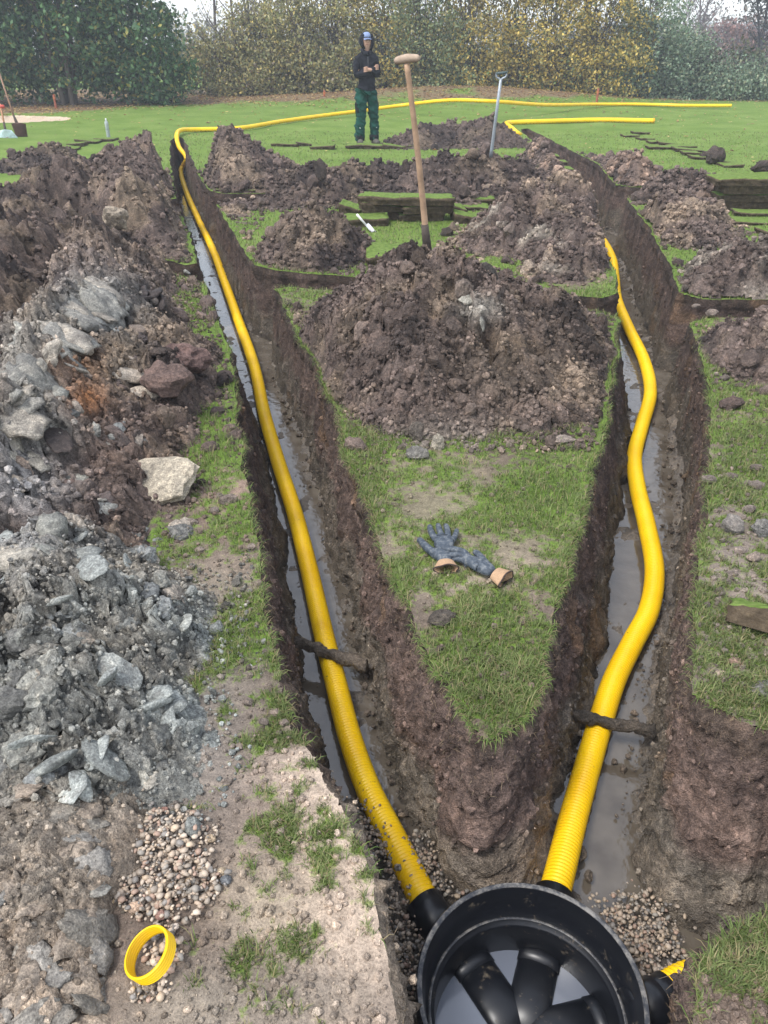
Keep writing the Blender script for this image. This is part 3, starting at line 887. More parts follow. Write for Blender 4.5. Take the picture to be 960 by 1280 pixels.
heap('dark outer soil shoulder at the left edge behind the clay seams',
    [RD(20,250,.52,1.1), RD(-40,330,.55,1.0), RD(-160,430,.5,1.0), RD(-320,560,.5,.9)], .022, (BROWN*.95, LIGHT*.7, DARK, 0), 2400, 60, 3500, (.03, .09), (.01, .03))
def paint_clay(X, Y, H, c):
    px, py = topx(X, Y, H)
    w = np.exp(-((px-110)/110)**2-((py-600)/60)**2)[:, None]*.8
    c = c*(1-w)+np.array([.20, .135, .11])*w
    w = np.exp(-((px-20)/50)**2-((py-660)/60)**2)[:, None]*.8
    return c*(1-w)+np.array([.33, .33, .32])*w
CH_root, CH_h = heap('near heap of broken grey-blue clay lumps and slabs left of the trench',
    [RD(55,640,.28,.42), RD(70,700,.27,.46), RD(40,790,.26,.44), RD(60,880,.2,.36), RD(-60,760,.3,.5)], .0078, (np.array([.17,.172,.158]), np.array([.235,.215,.18]), np.array([.25,.265,.25]), .12), 2500, 150, 7000, (.014, .05), (.003, .012), painter=paint_clay, slabs=40, cscale=.75, cl=(.085, .04, .016), wet=.25)
SL_root, SL_h = heap('smeared wet clay slump in the bottom left corner',
    [RD(20,1000,.10,.30), RD(60,1060,.09,.24), RD(20,1180,.09,.30), RD(-60,1150,.12,.3)], .006, (np.array([.19,.165,.135]), np.array([.27,.215,.165]), np.array([.21,.205,.185]), .05), 2600, 45, 2000, (.010, .035), (.002, .009), slabs=8, cscale=.55, cl=(.10, .04, .015), amp=.62, wet=.35, flatness=.4)

# large clay slabs and lumps, each laid where the photograph has one
def cracked(seed, sq, planes=9, lo=.5):
    V, F = rock_shape(ICO3, seed, planes, .16, 2.4, (1, 1, 1), lo, .95)
    a, h_, e_ = clods(V[:, 0]+seed, V[:, 1]+V[:, 2]*.5, .55, seed, .30)
    return V*(1+(a-.12)[:, None]*.55)*np.array(sq), F
ME_CSL = [mk_mesh('slab', cracked(700+i, (1.0, .62, .22), 12, .6), M_SLAB, True) for i in range(6)]
ME_CLU = [mk_mesh('clay_lump', cracked(720+i, (1.0, .8, .6), 12, .72), M_SLAB, True) for i in range(7)]
ME_CSH = [mk_mesh('clay_lump', rock_shape(ICO3, 740+i, 16, .30, 3.2, (1, .8, .65), .6, .95), M_SLAB) for i in range(6)]
def on_heap(px, py, hf):
    z = .2
    for _ in range(7):
        x, y, _z = G(px, py, z); h = float(hf(np.array([x]), np.array([y]), False)[0][0]); z = .5*z+.5*max(h, 0)
    e = .05
    hx = float(hf(np.array([x+e]), np.array([y]), False)[0][0]-hf(np.array([x-e]), np.array([y]), False)[0][0])/(2*e)
    hy = float(hf(np.array([x]), np.array([y+e]), False)[0][0]-hf(np.array([x]), np.array([y-e]), False)[0][0])/(2*e)
    return x, y, z, Vector((-np.clip(hx, -1, 1), -np.clip(hy, -1, 1), 1)).normalized()
def lay(px, py, wpx, ang, colr, root, hf, meshes, lift=.02, name='slab'):
    x, y, z, n = on_heap(px, py, hf); f = y*cP+(CAM_H-z)*sP; s_ = wpx/FPX*f/2
    q = n.to_track_quat('Z', 'Y')@Quaternion((0, 0, 1), ang)
    q = q@Quaternion((1, 0, 0), random.gauss(0, .18))@Quaternion((0, 1, 0), random.gauss(0, .18))
    o = inst(name, random.choice(meshes), (x, y, z+lift), (0, 0, 0), (s_, s_*random.uniform(.7, 1.1), s_*random.uniform(.7, 1.2)), colr, root)
    o.rotation_euler = q.to_euler(); return o
rgl0 = np.random.default_rng(87)
CL_G = [(.275,.275,.245), (.35,.33,.285), (.22,.225,.21), (.37,.325,.27), (.28,.29,.28), (.18,.178,.165)]
for (a, b, w_, an, ci) in [(120,372,52,.3,4),(150,382,40,-.4,0),(95,402,60,.9,1),(130,405,50,.2,2),(148,415,30,.1,4),(60,440,110,1.0,0),(28,478,100,1.0,1),(85,428,60,.9,3),(10,505,80,.9,0),(45,500,60,1.0,2),
        (70,498,48,.2,0),(85,520,46,-.2,5),(30,520,70,.8,1),(62,530,40,.1,3),(112,350,40,.2,1),(135,356,34,.5,3),(160,470,60,-.9,3),(180,492,40,-.9,3),(15,560,80,.2,1),(60,575,70,-.1,1),(100,602,60,-.3,0),(25,610,60,.3,3),(120,625,56,.1,1),
        (150,536,26,.1,4),(128,560,50,-.3,3),(145,570,30,.4,3),(100,340,30,.2,1),(165,362,26,.4,5),(75,468,40,.9,3)]:
    lay(a, b, w_, an, tuple(np.array(CL_G[ci])*random.uniform(.72, 1.0)), LB_root, LB_h, ME_CSL, .006)
for (a, b, w_, an, ci) in [(20,700,90,.2,1),(60,690,60,-.3,0),(100,730,56,.5,2),(150,720,44,.1,0),(185,745,54,.2,4),(205,765,50,.0,4),(45,740,60,.4,2),(95,790,50,.1,4),(30,800,60,.3,5),(70,830,60,-.4,0),(130,760,40,.8,5),(190,800,44,.3,2),
        (110,830,46,.1,2),(55,870,56,.6,0),(20,880,60,.1,5),(160,825,44,-.6,2),(90,865,50,.2,5),(200,730,34,.1,0),(65,920,50,.2,1),(30,940,60,.4,0),(95,950,44,-.3,5),(150,890,36,.3,0)]:
    lay(a, b, w_, an, tuple(np.array(CL_G[ci])*random.uniform(.6, .9)), CH_root, CH_h, ME_CSL+ME_CSH[:3], .004)
for k in range(30):
    f_ = k/29; a = 160-165*f_+rgl0.normal(0, 9); b = 350+165*f_+rgl0.normal(0, 12)
    lay(a, b, 60+60*f_+20*rgl0.random(), 1.0+rgl0.normal(0, .2), tuple(np.array([(.235,.23,.205), (.29,.265,.225), (.21,.205,.185)][k % 3])*rgl0.uniform(.85, 1.1)), LB_root, LB_h, ME_CSL, -.002)
for (a, b, w_, an) in ((590, 390, 44, .1), (634, 386, 34, .5), (603, 402, 20, 1.5)):
    lay(a, b, w_, an, (.26, .25, .215), B_root, B_h, ME_CSL, .03)
rgl = np.random.default_rng(88)
for k in range(190):
    a, b = rgl.uniform(0, 235), rgl.uniform(640, 975)
    if a > 245-(b-640)*.12: continue
    lay(a, b, 12+40*rgl.random()**2, rgl.uniform(0, 6.28), tuple(np.array(CL_G[rgl.integers(0, 6)])*rgl.uniform(.5, .92)), CH_root, CH_h, (ME_CLU if k % 3 == 0 else ME_CSH), -.010, 'clay_lump')
for k in range(60):
    a, b = rgl.uniform(0, 125), rgl.uniform(960, 1285)
    lay(a, b, 25+70*rgl.random()**2, rgl.uniform(0, 6.28), tuple(np.array([(.24,.20,.16), (.28,.23,.18), (.20,.185,.16), (.25,.235,.21)][rgl.integers(0, 4)])*rgl.uniform(.75, 1.1)), SL_root, SL_h, ME_CSL, -.004, 'clay_lump')
for k in range(120):
    a, b = rgl.uniform(20, 235), rgl.uniform(330, 640)
    lay(a, b, 10+26*rgl.random()**2.2, rgl.uniform(0, 6.28), tuple(np.array([(.13,.095,.08), (.20,.16,.13), (.10,.078,.07), (.28,.24,.2), (.24,.24,.22)][rgl.integers(0, 5)])*rgl.uniform(.8, 1.2)), LB_root, LB_h, (ME_CLU if k % 2 else ME_CSH), .004, 'soil_lump')

# ------------------------------------------------------------------ loose stones and clods that stand alone
def stone(px, py, wpx, seed, colr, label, sq=(1, .8, .7), mesh=None, name='soil_lump', cat='soil lump', sink=.35, rot=(0, 0, 0), z0=0.0, mat=None, group=None):
    x, y, _ = G(px, py, z0)
    f = y*cP+CAM_H*sP
    r = wpx/FPX*f/2
    V, F = mesh if mesh is not None else rock_shape(ICO3, seed, 12, .22, 2.2)
    o = mesh_np(name, V*np.array(sq)*r, F, mat or M_CLOD, None, False)
    o.color = (*colr, 1)
    o.location = (x, y, z0+r*sq[2]*(1-sink)); o.rotation_euler = rot
    tag(o, label, cat, group)
    return o
PURP = (.15, .10, .09)
stone(233, 462, 60, 301, PURP, 'purple-brown soil lump on the grass strip, farther of the pair beside the left bank', z0=.13)
stone(210, 490, 64, 302, (.15, .105, .09), 'rounded purple-brown soil lump on the grass strip, nearer of the pair beside the left bank', (1, .85, .8), z0=.15)
stone(198, 618, 104, 303, (.37, .325, .25), 'pale flat stone slab with ochre stain at the foot of the left bank', (1, .72, .26), rock_shape(ICO3, 303, 10, .12, 2.6, (1.25, 1.1, 1), .5, .8), 'stone_slab', 'stone slab', -.35, (R(20), R(-6), -.25), mat=M_SLAB)
stone(150, 308, 44, 304, (.30, .25, .19), 'upright tan clay slab leaning on the upper left bank', (1, .5, .9), None, 'clay_slab', 'clay slab', -.55, (R(35), 0, .2), .28, M_SLAB)
stone(147, 482, 70, 313, (.31, .265, .2), 'sloping tan clay slab on the left bank above the purple lumps', (1, .55, .4), rock_shape(ICO3, 313, 7, .08, 2, (1, .8, .7), .5, .8), 'clay_slab', 'clay slab', .1, (R(-15), R(38), -.5), .14, M_SLAB)
stone(118, 935, 62, 305, (.17, .175, .155), 'smooth dark grey clay slab standing in the near clay heap', (.62, 1, .35), rock_shape(ICO3, 305, 5, .05, 1.5, (1, 1, 1), .75, .95), 'clay_slab', 'clay slab', -.25, (R(50), 0, 0), .05, M_SLAB)
stone(150, 852, 80, 306, (.24, .25, .235), 'long grey-blue clay slab lying across the near clay heap', (1, .55, .35), rock_shape(ICO3, 306, 8, .12, 2, (1, 1, 1), .5, .9), 'clay_slab', 'clay slab', -.1, (R(20), R(22), -.5), .12, M_SLAB)
stone(558, 296, 17, 309, (.05, .04, .033), 'small black soil cube on the lawn right of the wooden spade', (1, .8, .9))
o = stone(912, 512, 30, 310, (.085, .062, .054), 'dark rounded soil clod alone on the grass right of the trench', (1, .8, .8))
stone(914, 662, 34, 311, (.22, .20, .18), 'grey angular soil clod on the grass at the right of the trench', (.8, 1, .7))
stone(952, 668, 34, 312, (.16, .155, .145), 'dark grey clod cut by the right edge of the picture', (1, .8, .7))
stone(905, 845, 22, 314, (.34, .27, .21), 'flat round buff stone on the trampled grass at the right', (1, .75, .3), None, 'stone', 'stone', .3)
stone(953, 865, 40, 315, (.17, .165, .15), 'grey clay lump on the grass corner at the right edge', (1, .7, .45))
stone(920, 830, 22, 316, (.25, .17, .13), 'reddish brown clod between buff stone and turf chunk', (1, .8, .5))
stone(893, 206, 22, 317, (.07, .055, .048), 'dark block of topsoil tipped on the turfs beside the right bank', (1.2, .8, 1.0), sink=0)
stone(880, 199, 13, 318, (.06, .045, .04), 'small dark clod on the far turfs behind the right bank', (1, .8, .9))
stone(950, 214, 24, 319, (.065, .05, .044), 'dark clod resting on the stacked turfs at the right edge', (1, .8, .7), z0=.37)
stone(606, 344, 34, 320, (.07, .062, .055), 'dark pointed clod on the crest of the largest soil cone', (1, .7, .9), z0=.52, sink=.9)
stone(400, 232, 22, 321, (.06, .048, .042), 'dark square block of soil standing on the long low bank', (.8, .6, 1.3), z0=.2, sink=-.2)
stone(522, 574, 32, 322, (.2, .19, .17), 'grey clay clod at the front foot of the largest soil cone', (1, .7, .7))
stone(548, 562, 26, 323, (.27, .245, .2), 'pale crumbling clod at the front foot of the largest soil cone', (.8, .7, 1.1))
stone(702, 552, 34, 324, (.24, .20, .17), 'flat buff clod at the right foot of the largest soil cone', (1, .6, .35))
stone(552, 775, 40, 325, (.10, .085, .07), 'dark root clump on the grass below the gloves', (1, .7, .4), sink=.5)
stone(632, 845, 17, 326, (.30, .24, .2), 'small tan stone in the long grass near the tip of the wedge', (1, .8, .4), None, 'stone', 'stone', .3)
stone(502, 1020, 10, 327, (.2, .16, .12), 'small muddy stone on the wedge wall foot', z0=-.5)
stone(735, 1098, 24, 328, (.13, .105, .08), 'wet brown lump between the right pipe and the water', (.6, 1, .7), z0=-.57)
stone(727, 1070, 24, 329, (.13, .105, .08), 'wet brown lump behind the right pipe above the water', (.7, 1.2, .6), z0=-.57)
for k, (a, b, w_, lab) in enumerate([(905, 475, 14, 'small brown crumb on the far right grass below the low cloddy heap'), (890, 395, 18, 'brown clod at the corner of cross trench and right trench'), (918, 495, 12, 'tiny clod above the dark rounded clod on the right grass'), (870, 385, 12, 'small clod on the very corner above the right trench wall'), (895, 470, 10, 'tiny pale clod on the sparse grass beside the right trench'), (945, 610, 22, 'largest brown clod below the dark rounded clod near the right edge'), (935, 640, 20, 'brown clod just above the grey angular clods'), (900, 640, 12, 'small clod left of the grey angular clod near the trench edge'), (925, 690, 18, 'reddish clod below the grey angular clod'), (905, 700, 14, 'small clod between grey angular clod and turf chunk'), (940, 700, 20, 'broad clod above the turf chunk at the right edge'), (915, 720, 16, 'clod in bare mud left of the turf chunk'), (898, 740, 14, 'clod at the trench edge left of the turf chunk'), (934, 606, 14, 'pale clod touching the largest brown clod on the right grass'), (885, 603, 20, 'reddish clod right on the edge of the right trench'), (915, 597, 16, 'flat clod amid green grass right of the trench'), (945, 588, 18, 'brown clod above the largest brown clod near the right edge'), (285, 628, 26, 'flat reddish clod right of the pale stone slab, by the left trench'), (268, 640, 14, 'small brown clod below the flat reddish clod'), (275, 622, 12, 'small clod above the flat reddish clod on the left strip'), (250, 690, 14, 'small clod in grass left of the left trench bend'), (315, 685, 12, 'small clod on the very edge of the left trench'), (310, 880, 18, 'clod at the top of the pale sandy ground'), (330, 905, 16, 'second clod on the pale sandy ground near its top'), (345, 892, 18, 'clod nearest the trench edge at the top of the sandy ground'), (355, 905, 14, 'small clod on the sandy edge above the left trench'), (240, 655, 16, 'clod below the pale stone slab at the heap foot')]):
    stone(a, b, w_, 340+k, tuple(np.array([.2, .165, .14])*random.uniform(.7, 1.35)), lab, (1, .8, .6), rock_shape(ICO2, 340+k, 10, .2), group='loose crumbs on the trampled grass')

# soil crumbs scattered on the trampled ground and trench edges
rg = np.random.default_rng(5)
def sample_ground(n, pxr, pyr):
    px = rg.uniform(*pxr, n); py = rg.uniform(*pyr, n)
    u, v = (px-480)/FPX, (640-py)/FPX
    t = -CAM_H/(-sP+v*cP); x = u*t; y = (cP+v*sP)*t
    m = sdf(x, y) < -.012
    return x[m], y[m]
xs, ys = [], []
for n, a, b in ((2600, (200, 500), (560, 1300)), (1500, (860, 980), (430, 900)), (900, (420, 760), (540, 900)), (500, (860, 980), (1150, 1300)), (900, (330, 480), (360, 600)), (500, (200, 330), (300, 600))):
    x, y = sample_ground(n, a, b); xs.append(x); ys.append(y)
x = np.concatenate(xs); y = np.concatenate(ys)
sz = .0022*(5.5**(rg.random(len(x))**2.2))*(1+y*.1)
cc = soil_colour(x, y)*rg.uniform(.7, 1.35, (len(x), 1))
V, Fc, Cc = scatter(np.stack([x, y, ground_z(x, y)+sz*.3], 1), sz, cc, CLOD_LO, rg)
tag(mesh_np('soil_crumbs', V, Fc, M_CLODJ, Cc, False), 'fine crumbs of soil strewn over the trampled ground', 'soil crumbs', kind='stuff')
# debris along the foot of the trench walls
L = np.vstack(LOOPS); sg = np.concatenate([np.full(len(l), s) for l, s in zip(LOOPS, SIGN)])
Nn = np.vstack([loop_normals(l, 7)*s for l, s in zip(LOOPS, SIGN)])
idx = rg.choice(len(L), 2200); dist = np.abs(rg.normal(.085, .03, 2200))
p = L[idx]+Nn[idx]*dist[:, None]
sz = .003*(5**(rg.random(len(p))**2.4))*(1+p[:, 1]*.12)
cc = np.array([.12, .098, .078])*rg.uniform(.7, 1.4, (len(p), 1))
V, Fc, Cc = scatter(np.column_stack([p, np.full(len(p), -PIT_D+.01)+np.maximum(0, .09-dist)*.6]), sz, cc, CLOD_LO, rg)
tag(mesh_np('fallen_crumbs', V, Fc, M_CLODJ, Cc, False), 'wet crumbs fallen to the foot of the trench walls', 'soil crumbs', kind='stuff')

rgw = np.random.default_rng(62)
wi = rgw.integers(0, len(WALLV), 60000); wv_ = WALLV[wi]
wi = wi[(rgw.random(len(wi)) < np.clip(2.2/np.maximum(wv_[:, 1], .8), 0, 1)**1.3*.55) & (wv_[:, 2] < -.03)][:9000]
sz = .0022*(5.5**(rgw.random(len(wi))**2.2))*(1+WALLV[wi][:, 1]*.15)
V, Fc, Cc = scatter(WALLV[wi]+rgw.normal(0, .003, (len(wi), 3)), sz, WALLC[wi][:, :3]*rgw.uniform(.65, 1.5, (len(wi), 1)), CLOD_LO, rgw)
tag(mesh_np('wall_crumbs', V, Fc, M_CLODJ, np.clip(Cc, .01, .6), False), 'small clods and stones sticking out of the trench walls', 'soil crumbs', kind='stuff')

# fine roots hanging from the cut turf
wi = rgw.integers(0, len(WALLV), 160000); wv_ = WALLV[wi]
wi = wi[(rgw.random(len(wi)) < np.clip(2.0/np.maximum(wv_[:, 1], .8), 0, 1)**1.5*.6) & (wv_[:, 2] < -.004) & (wv_[:, 2] > -.17)][:6500]
p0 = WALLV[wi]; m_ = len(wi); a_ = rgw.uniform(0, 6.283, m_); l_ = rgw.uniform(.008, .035, m_)
o1 = np.stack([np.cos(a_)*l_*.6, np.sin(a_)*l_*.6, -l_*rgw.uniform(-.3, 1, m_)], 1); sd1 = np.stack([-np.sin(a_), np.cos(a_), 0*a_], 1)*.0007
V = np.stack([p0-sd1, p0+sd1, p0+o1+sd1*.6, p0+o1-sd1*.6], 1).reshape(-1, 3)
c = np.repeat(np.array([.20, .15, .095])*rgw.uniform(.5, 1.7, (m_, 1)), 4, 0)
tag(mesh_np('roots', V, np.arange(4*m_).reshape(-1, 4), M_BLADE, c, False), 'fine pale roots hanging from the cut edges of the trenches', 'roots', kind='stuff')

# ------------------------------------------------------------------ gravel
PEBC = np.array([(.46,.36,.26),(.38,.31,.24),(.30,.27,.23),(.52,.43,.34),(.30,.25,.20),(.36,.25,.19),(.42,.33,.25),(.22,.20,.18)])
def gravel(name, label, blobs, n, sz0, sz1, zf, layers=1, dark=1.0):
    P = []
    tries = 0
    for (cx, cy, a, b, wt) in blobs:
        k = int(n*wt); r = rg.random(k)**.62*1.12; th = rg.uniform(0, 6.283, k)
        px = cx+a*r*np.cos(th); py = cy+b*r*np.sin(th)
        P.append(np.stack([px, py], 1))
    P = np.vstack(P)
    u, v = (P[:, 0]-480)/FPX, (640-P[:, 1])/FPX
    zz = zf if np.isscalar(zf) else zf
    t = (zz-CAM_H)/(-sP+v*cP); x = u*t; y = (cP+v*sP)*t
    s = sz0*(sz1/sz0)**(rg.random(len(x))**1.9)
    z = zz+s*.35+rg.random(len(x))**2*.012*layers+(ground_z(x, y) if zz == 0 else 0)
    c = PEBC[rg.integers(0, len(PEBC), len(x))]*rg.uniform(.8, 1.2, (len(x), 1))*dark
    V, Fc, Cc = scatter(np.stack([x, y, z], 1), s, c, PEBS, rg, True)
    return tag(mesh_np(name, V, Fc, M_PEB, Cc, True), label, 'gravel', kind='stuff')
gravel('gravel', 'pile of round buff pebbles on the mud above the yellow ring', [(185,1070,62,60,.42),(205,1110,60,42,.3),(235,1050,35,32,.10),(170,1045,45,30,.10),(205,1190,22,28,.07),(190,1240,30,14,.03),(250,1105,35,18,.06)], 1500, .0038, .0125, 0.0, 2)
gravel('gravel', 'wet pebble bed left of the black chamber', [(505,1190,32,120,.45),(450,1030,32,24,.1),(570,1095,60,26,.22),(475,1060,30,20,.08),(520,1075,24,30,.08)], 1700, .005, .012, -PIT_D+.065, 3, .75)
gravel('gravel', 'pale pebble bed right of the black chamber', [(800,1190,46,66,.45),(822,1215,34,60,.25),(775,1150,50,30,.2),(800,1165,60,60,.1)], 1100, .004, .012, -PIT_D+.03, 2, .8)
for k, (a, b, w_, cc, lab) in enumerate([
    (206,1014,10,(.42,.24,.19),'pinkish pebble at the top edge of the gravel pile'),
    (130,1020,9,(.5,.36,.2),'long ochre pebble at the top left of the gravel pile'),
    (283,1103,16,(.2,.21,.22),'flat blue-grey pebble at the right edge of the gravel pile'),
    (278,1092,14,(.5,.4,.28),'buff pebble above the flat blue-grey pebble'),
    (264,1051,15,(.45,.35,.24),'brown round pebble right of the mossy clump'),
    (250,1036,9,(.27,.17,.14),'reddish small pebble right of the mossy clump'),
    (202,1147,16,(.28,.17,.14),'dark red pebble at the foot of the gravel pile'),
    (138,1129,18,(.46,.36,.24),'tan pebble at the left foot of the gravel pile'),
    (113,1152,10,(.52,.42,.33),'cream pebble on the clay at the left of the ring'),
    (118,1135,10,(.34,.26,.2),'upright brown pebble on the clay at the left of the ring'),
    (117,1168,13,(.27,.27,.25),'grey pebble on the clay left of the yellow ring'),
    (170,1138,20,(.42,.31,.23),'broad brown pebble above the yellow ring'),
    (150,1094,20,(.5,.4,.26),'large cream pebble in the left part of the gravel pile'),
    (190,1118,16,(.42,.34,.25),'oval tan pebble in the middle of the gravel pile'),
    (238,1104,14,(.46,.36,.25),'oval buff pebble in the right part of the gravel pile'),
    (220,1160,10,(.6,.52,.45),'white pebble beside the top of the yellow ring'),
    (235,1264,12,(.58,.47,.36),'cream split pebble alone on the mud below the ring'),
    (188,1236,17,(.3,.24,.18),'brown pebble just below the yellow ring')]):
    stone(a, b, w_, 400+k, cc, lab, (1, .8, .6), rock_shape(ICO2, 400+k, 3, .1, 1.4, (1, 1, 1), .8, 1), 'pebble', 'pebble', -.1).data.polygons.foreach_set('use_smooth', [True]*320)

# ------------------------------------------------------------------ grass blades
def blades(name, label, n, pxr, pyr, hgt, wid, extra=None, thr=.42, seed=3, edge_only=False):
    rg = np.random.default_rng(seed)
    px = rg.uniform(*pxr, n); py = rg.uniform(*pyr, n)
    u, v = (px-480)/FPX, (640-py)/FPX
    t = -CAM_H/(-sP+v*cP); x = u*t; y = (cP+v*sP)*t
    g = turf_amount(x, y)
    m = (rg.random(n) < np.clip((g-thr+.12)*2.6, 0, 1)) & (sdf(x, y) < .004)
    x, y, g = x[m], y[m], g[m]; n = len(x)
    cl = fbm(P3(x, y, None, 9), 3, seed+5)
    h = hgt*(.45+.9*rg.random(n))*np.clip(.55+g*.6+cl*.5, .3, 1.6)
    a = rg.uniform(0, 6.283, n); lean = rg.uniform(.3, 1.15, n)+(cl > .1)*.15
    dirx, diry = np.cos(a), np.sin(a)
    sx, sy = -diry, dirx
    w = wid*(.6+.8*rg.random(n))*(1+y*.12)
    z = ground_z(x, y)-.002
    b0 = np.stack([x-sx*w, y-sy*w, z], 1); b1 = np.stack([x+sx*w, y+sy*w, z], 1)
    mx, my, mz = x+dirx*h*lean*.35, y+diry*h*lean*.35, z+h*.62
    m0 = np.stack([mx-sx*w*.75, my-sy*w*.75, mz], 1); m1 = np.stack([mx+sx*w*.75, my+sy*w*.75, mz], 1)
    tp = np.stack([x+dirx*h*lean, y+diry*h*lean, z+h*np.clip(1.15-lean*.45, .4, 1)], 1)
    V = np.stack([b0, b1, m1, tp, m0], 1).reshape(-1, 3)
    k = np.arange(n)*5
    F = np.concatenate([np.stack([k, k+1, k+2], 1), np.stack([k, k+2, k+4], 1), np.stack([k+4, k+2, k+3], 1)])
    hue = rg.random((n, 1)); green = np.array([.085, .125, .034])*(1-hue)+np.array([.235, .285, .10])*hue
    dry = (rg.random((n, 1)) < .22)
    c = np.where(dry, np.array([.30, .26, .13]), green)*(.85+.3*cl[:, None])
    c = np.repeat(np.clip(c, .01, .5), 5, 0)
    return tag(mesh_np(name, V, F, M_BLADE, c, True), label, 'grass', kind='stuff')
blades('grass', 'short mown grass on the wedge between the two trenches', 90000, (340, 790), (360, 960), .026, .0011, seed=31)
blades('grass', 'strip of short grass left of the left trench', 60000, (195, 480), (380, 1290), .026, .0011, seed=32)
blades('grass', 'patchy grass right of the right trench', 42000, (850, 1010), (380, 930), .028, .0011, seed=33)
blades('grass', 'grass clump on the bottom right corner of ground', 9000, (800, 1010), (1140, 1320), .028, .0011, seed=34, thr=.35)
def fringe(n, seed=41):
    rg = np.random.default_rng(seed); Vs, Cs = [], []
    for L, sgn in zip(LOOPS, SIGN):
        px, py = topx(L[:, 0], L[:, 1]); nrm = loop_normals(L, 4)*sgn
        wgt = np.clip(turf_amount(L[:, 0], L[:, 1])-.25, 0, 1)*sstep(300, 700, py)*(py < 1300)+1e-9
        idx = rg.choice(len(L), int(n*min(1, wgt.mean()*2)), p=wgt/wgt.sum()); m = len(idx)
        b = L[idx]+rg.normal(0, .006, (m, 2)); a = rg.normal(0, .7, m)
        d = nrm[idx]; dx = d[:, 0]*np.cos(a)-d[:, 1]*np.sin(a); dy = d[:, 0]*np.sin(a)+d[:, 1]*np.cos(a)
        h = .034*rg.uniform(.4, 1.2, m); w = .0012
        z = ground_z(b[:, 0], b[:, 1]); dr = rg.uniform(-.6, .5, m)
        p0 = np.stack([b[:, 0]+dy*w, b[:, 1]-dx*w, z-.003], 1); p1 = np.stack([b[:, 0]-dy*w, b[:, 1]+dx*w, z-.003], 1)
        q = np.stack([b[:, 0]+dx*h*.55, b[:, 1]+dy*h*.55, z+h*.35], 1); off = np.stack([dy*w, -dx*w, 0*dx], 1)*.8
        t = np.stack([b[:, 0]+dx*h, b[:, 1]+dy*h, z+h*dr], 1)
        Vs.append(np.stack([p0, p1, q-off, t, q+off], 1).reshape(-1, 3))
        c = (np.array([.085, .145, .028])+rg.random((m, 1))*np.array([.11, .13, .045])); dry = rg.random((m, 1)) < .3
        Cs.append(np.repeat(np.where(dry, np.array([.27, .22, .12]), c), 5, 0))
    V = np.vstack(Vs); k = np.arange(len(V)//5)*5
    F = np.concatenate([np.stack([k, k+1, k+2], 1), np.stack([k, k+2, k+4], 1), np.stack([k+4, k+2, k+3], 1)])
    tag(mesh_np('grass_fringe', V, F, M_BLADE, np.vstack(Cs), True), 'grass blades and roots hanging over the trench edges', 'grass', kind='stuff')
fringe(7000)
blades('grass', 'lawn between the soil heaps', 70000, (180, 1000), (165, 400), .026, .0016, seed=35)

# ------------------------------------------------------------------ yellow corrugated drain pipes
def pipe_path(spec):
    return [G(a, b, z) for a, b, z in spec]
def corrugated(name, path, r, corr_len, label, cat='drain pipe', pitch=.0128, smooth_step=.05, seg=18, mud=None, loc=None, hollow=False):
    P = catmull(path, .01)
    d = np.concatenate([[0], np.cumsum(np.linalg.norm(np.diff(P, axis=0), axis=1))])
    tot = d[-1]
    s, rad, k = [], [], 0
    while k*pitch < min(corr_len, tot):
        for f, rr in ((0, .93), (.22, 1.0), (.60, 1.0), (.80, .93)):
            s.append((k+f)*pitch); rad.append(rr)
        k += 1
    e = s[-1] if s else 0
    while e < tot: e += smooth_step; s.append(e); rad.append(.99)
    s = np.array(s); m = s <= tot; s, rad = s[m], np.array(rad)[m]*r
    Q = np.stack([np.interp(s, d, P[:, i]) for i in range(3)], 1)
    T = np.gradient(Q, s, axis=0)
    for _ in range(3): T[1:-1] = (T[:-2]+T[1:-1]*2+T[2:])/4
    T /= np.linalg.norm(T, axis=1)[:, None]
    side = np.cross(T, [0, 0, 1.0]); side /= np.linalg.norm(side, axis=1)[:, None]+1e-9
    up = np.cross(side, T)
    a = np.arange(seg)/seg*2*math.pi
    V = (Q[:, None]+rad[:, None, None]*(np.cos(a)[None, :, None]*side[:, None]+np.sin(a)[None, :, None]*up[:, None])).reshape(-1, 3)
    n = len(Q); i, j = np.meshgrid(np.arange(n-1), np.arange(seg), indexing='ij'); j2 = (j+1) % seg
    F = np.stack([i*seg+j, (i+1)*seg+j, (i+1)*seg+j2, i*seg+j2], -1).reshape(-1, 4)
    A = np.tile(np.sin(a), n); S = np.repeat(s, seg)
    mudv = sstep(.2, -.7, A)*.6+np.where(S < 3.2, .36, .10)*(np.exp(-((np.tile(a, n)-2.3)/.5)**2)+np.exp(-((np.tile(a, n)-1.1)/.4)**2)*.9)*(.6+.6*perlin(P3(S*3, S*0), 4))
    if mud: mudv = mudv+mud(S)
    o = mesh_np(name, V, F, M_YEL, np.stack([mudv, mudv, mudv], 1), True)
    return tag(o, label, cat), Q
zP = -PIT_D+.051
left_spec = [(540,1146,zP+.02),(520,1105,zP+.02),(490,1045,zP+.01),(460,985,zP),(437,920,zP),(419,850,zP),(404,790,zP),(386,710,zP),(368,640,zP),(347,575,zP),(330,515,zP),(317,455,zP),(296,395,zP),(280,350,zP),(266,312,zP),(247,272,zP),(233,240,zP),(226,214,zP+.03),(233,198,-.28),(224,184,-.12),(221,170,.05),(226,163,.09),(245,162,.07),(300,160,.065),(350,152,.085),(400,145,.11),(440,140,.15),(500,132,.24),(560,125.5,.42),(620,127,.42),(680,131,.26),(740,130.5,.15),(800,130.5,.11),(860,132,.10),(915,132,.10)]
Lp, LQ = corrugated('drain_pipe', pipe_path(left_spec), .0435, 13.0, 'long yellow corrugated pipe in the left trench, running on across the far lawn')
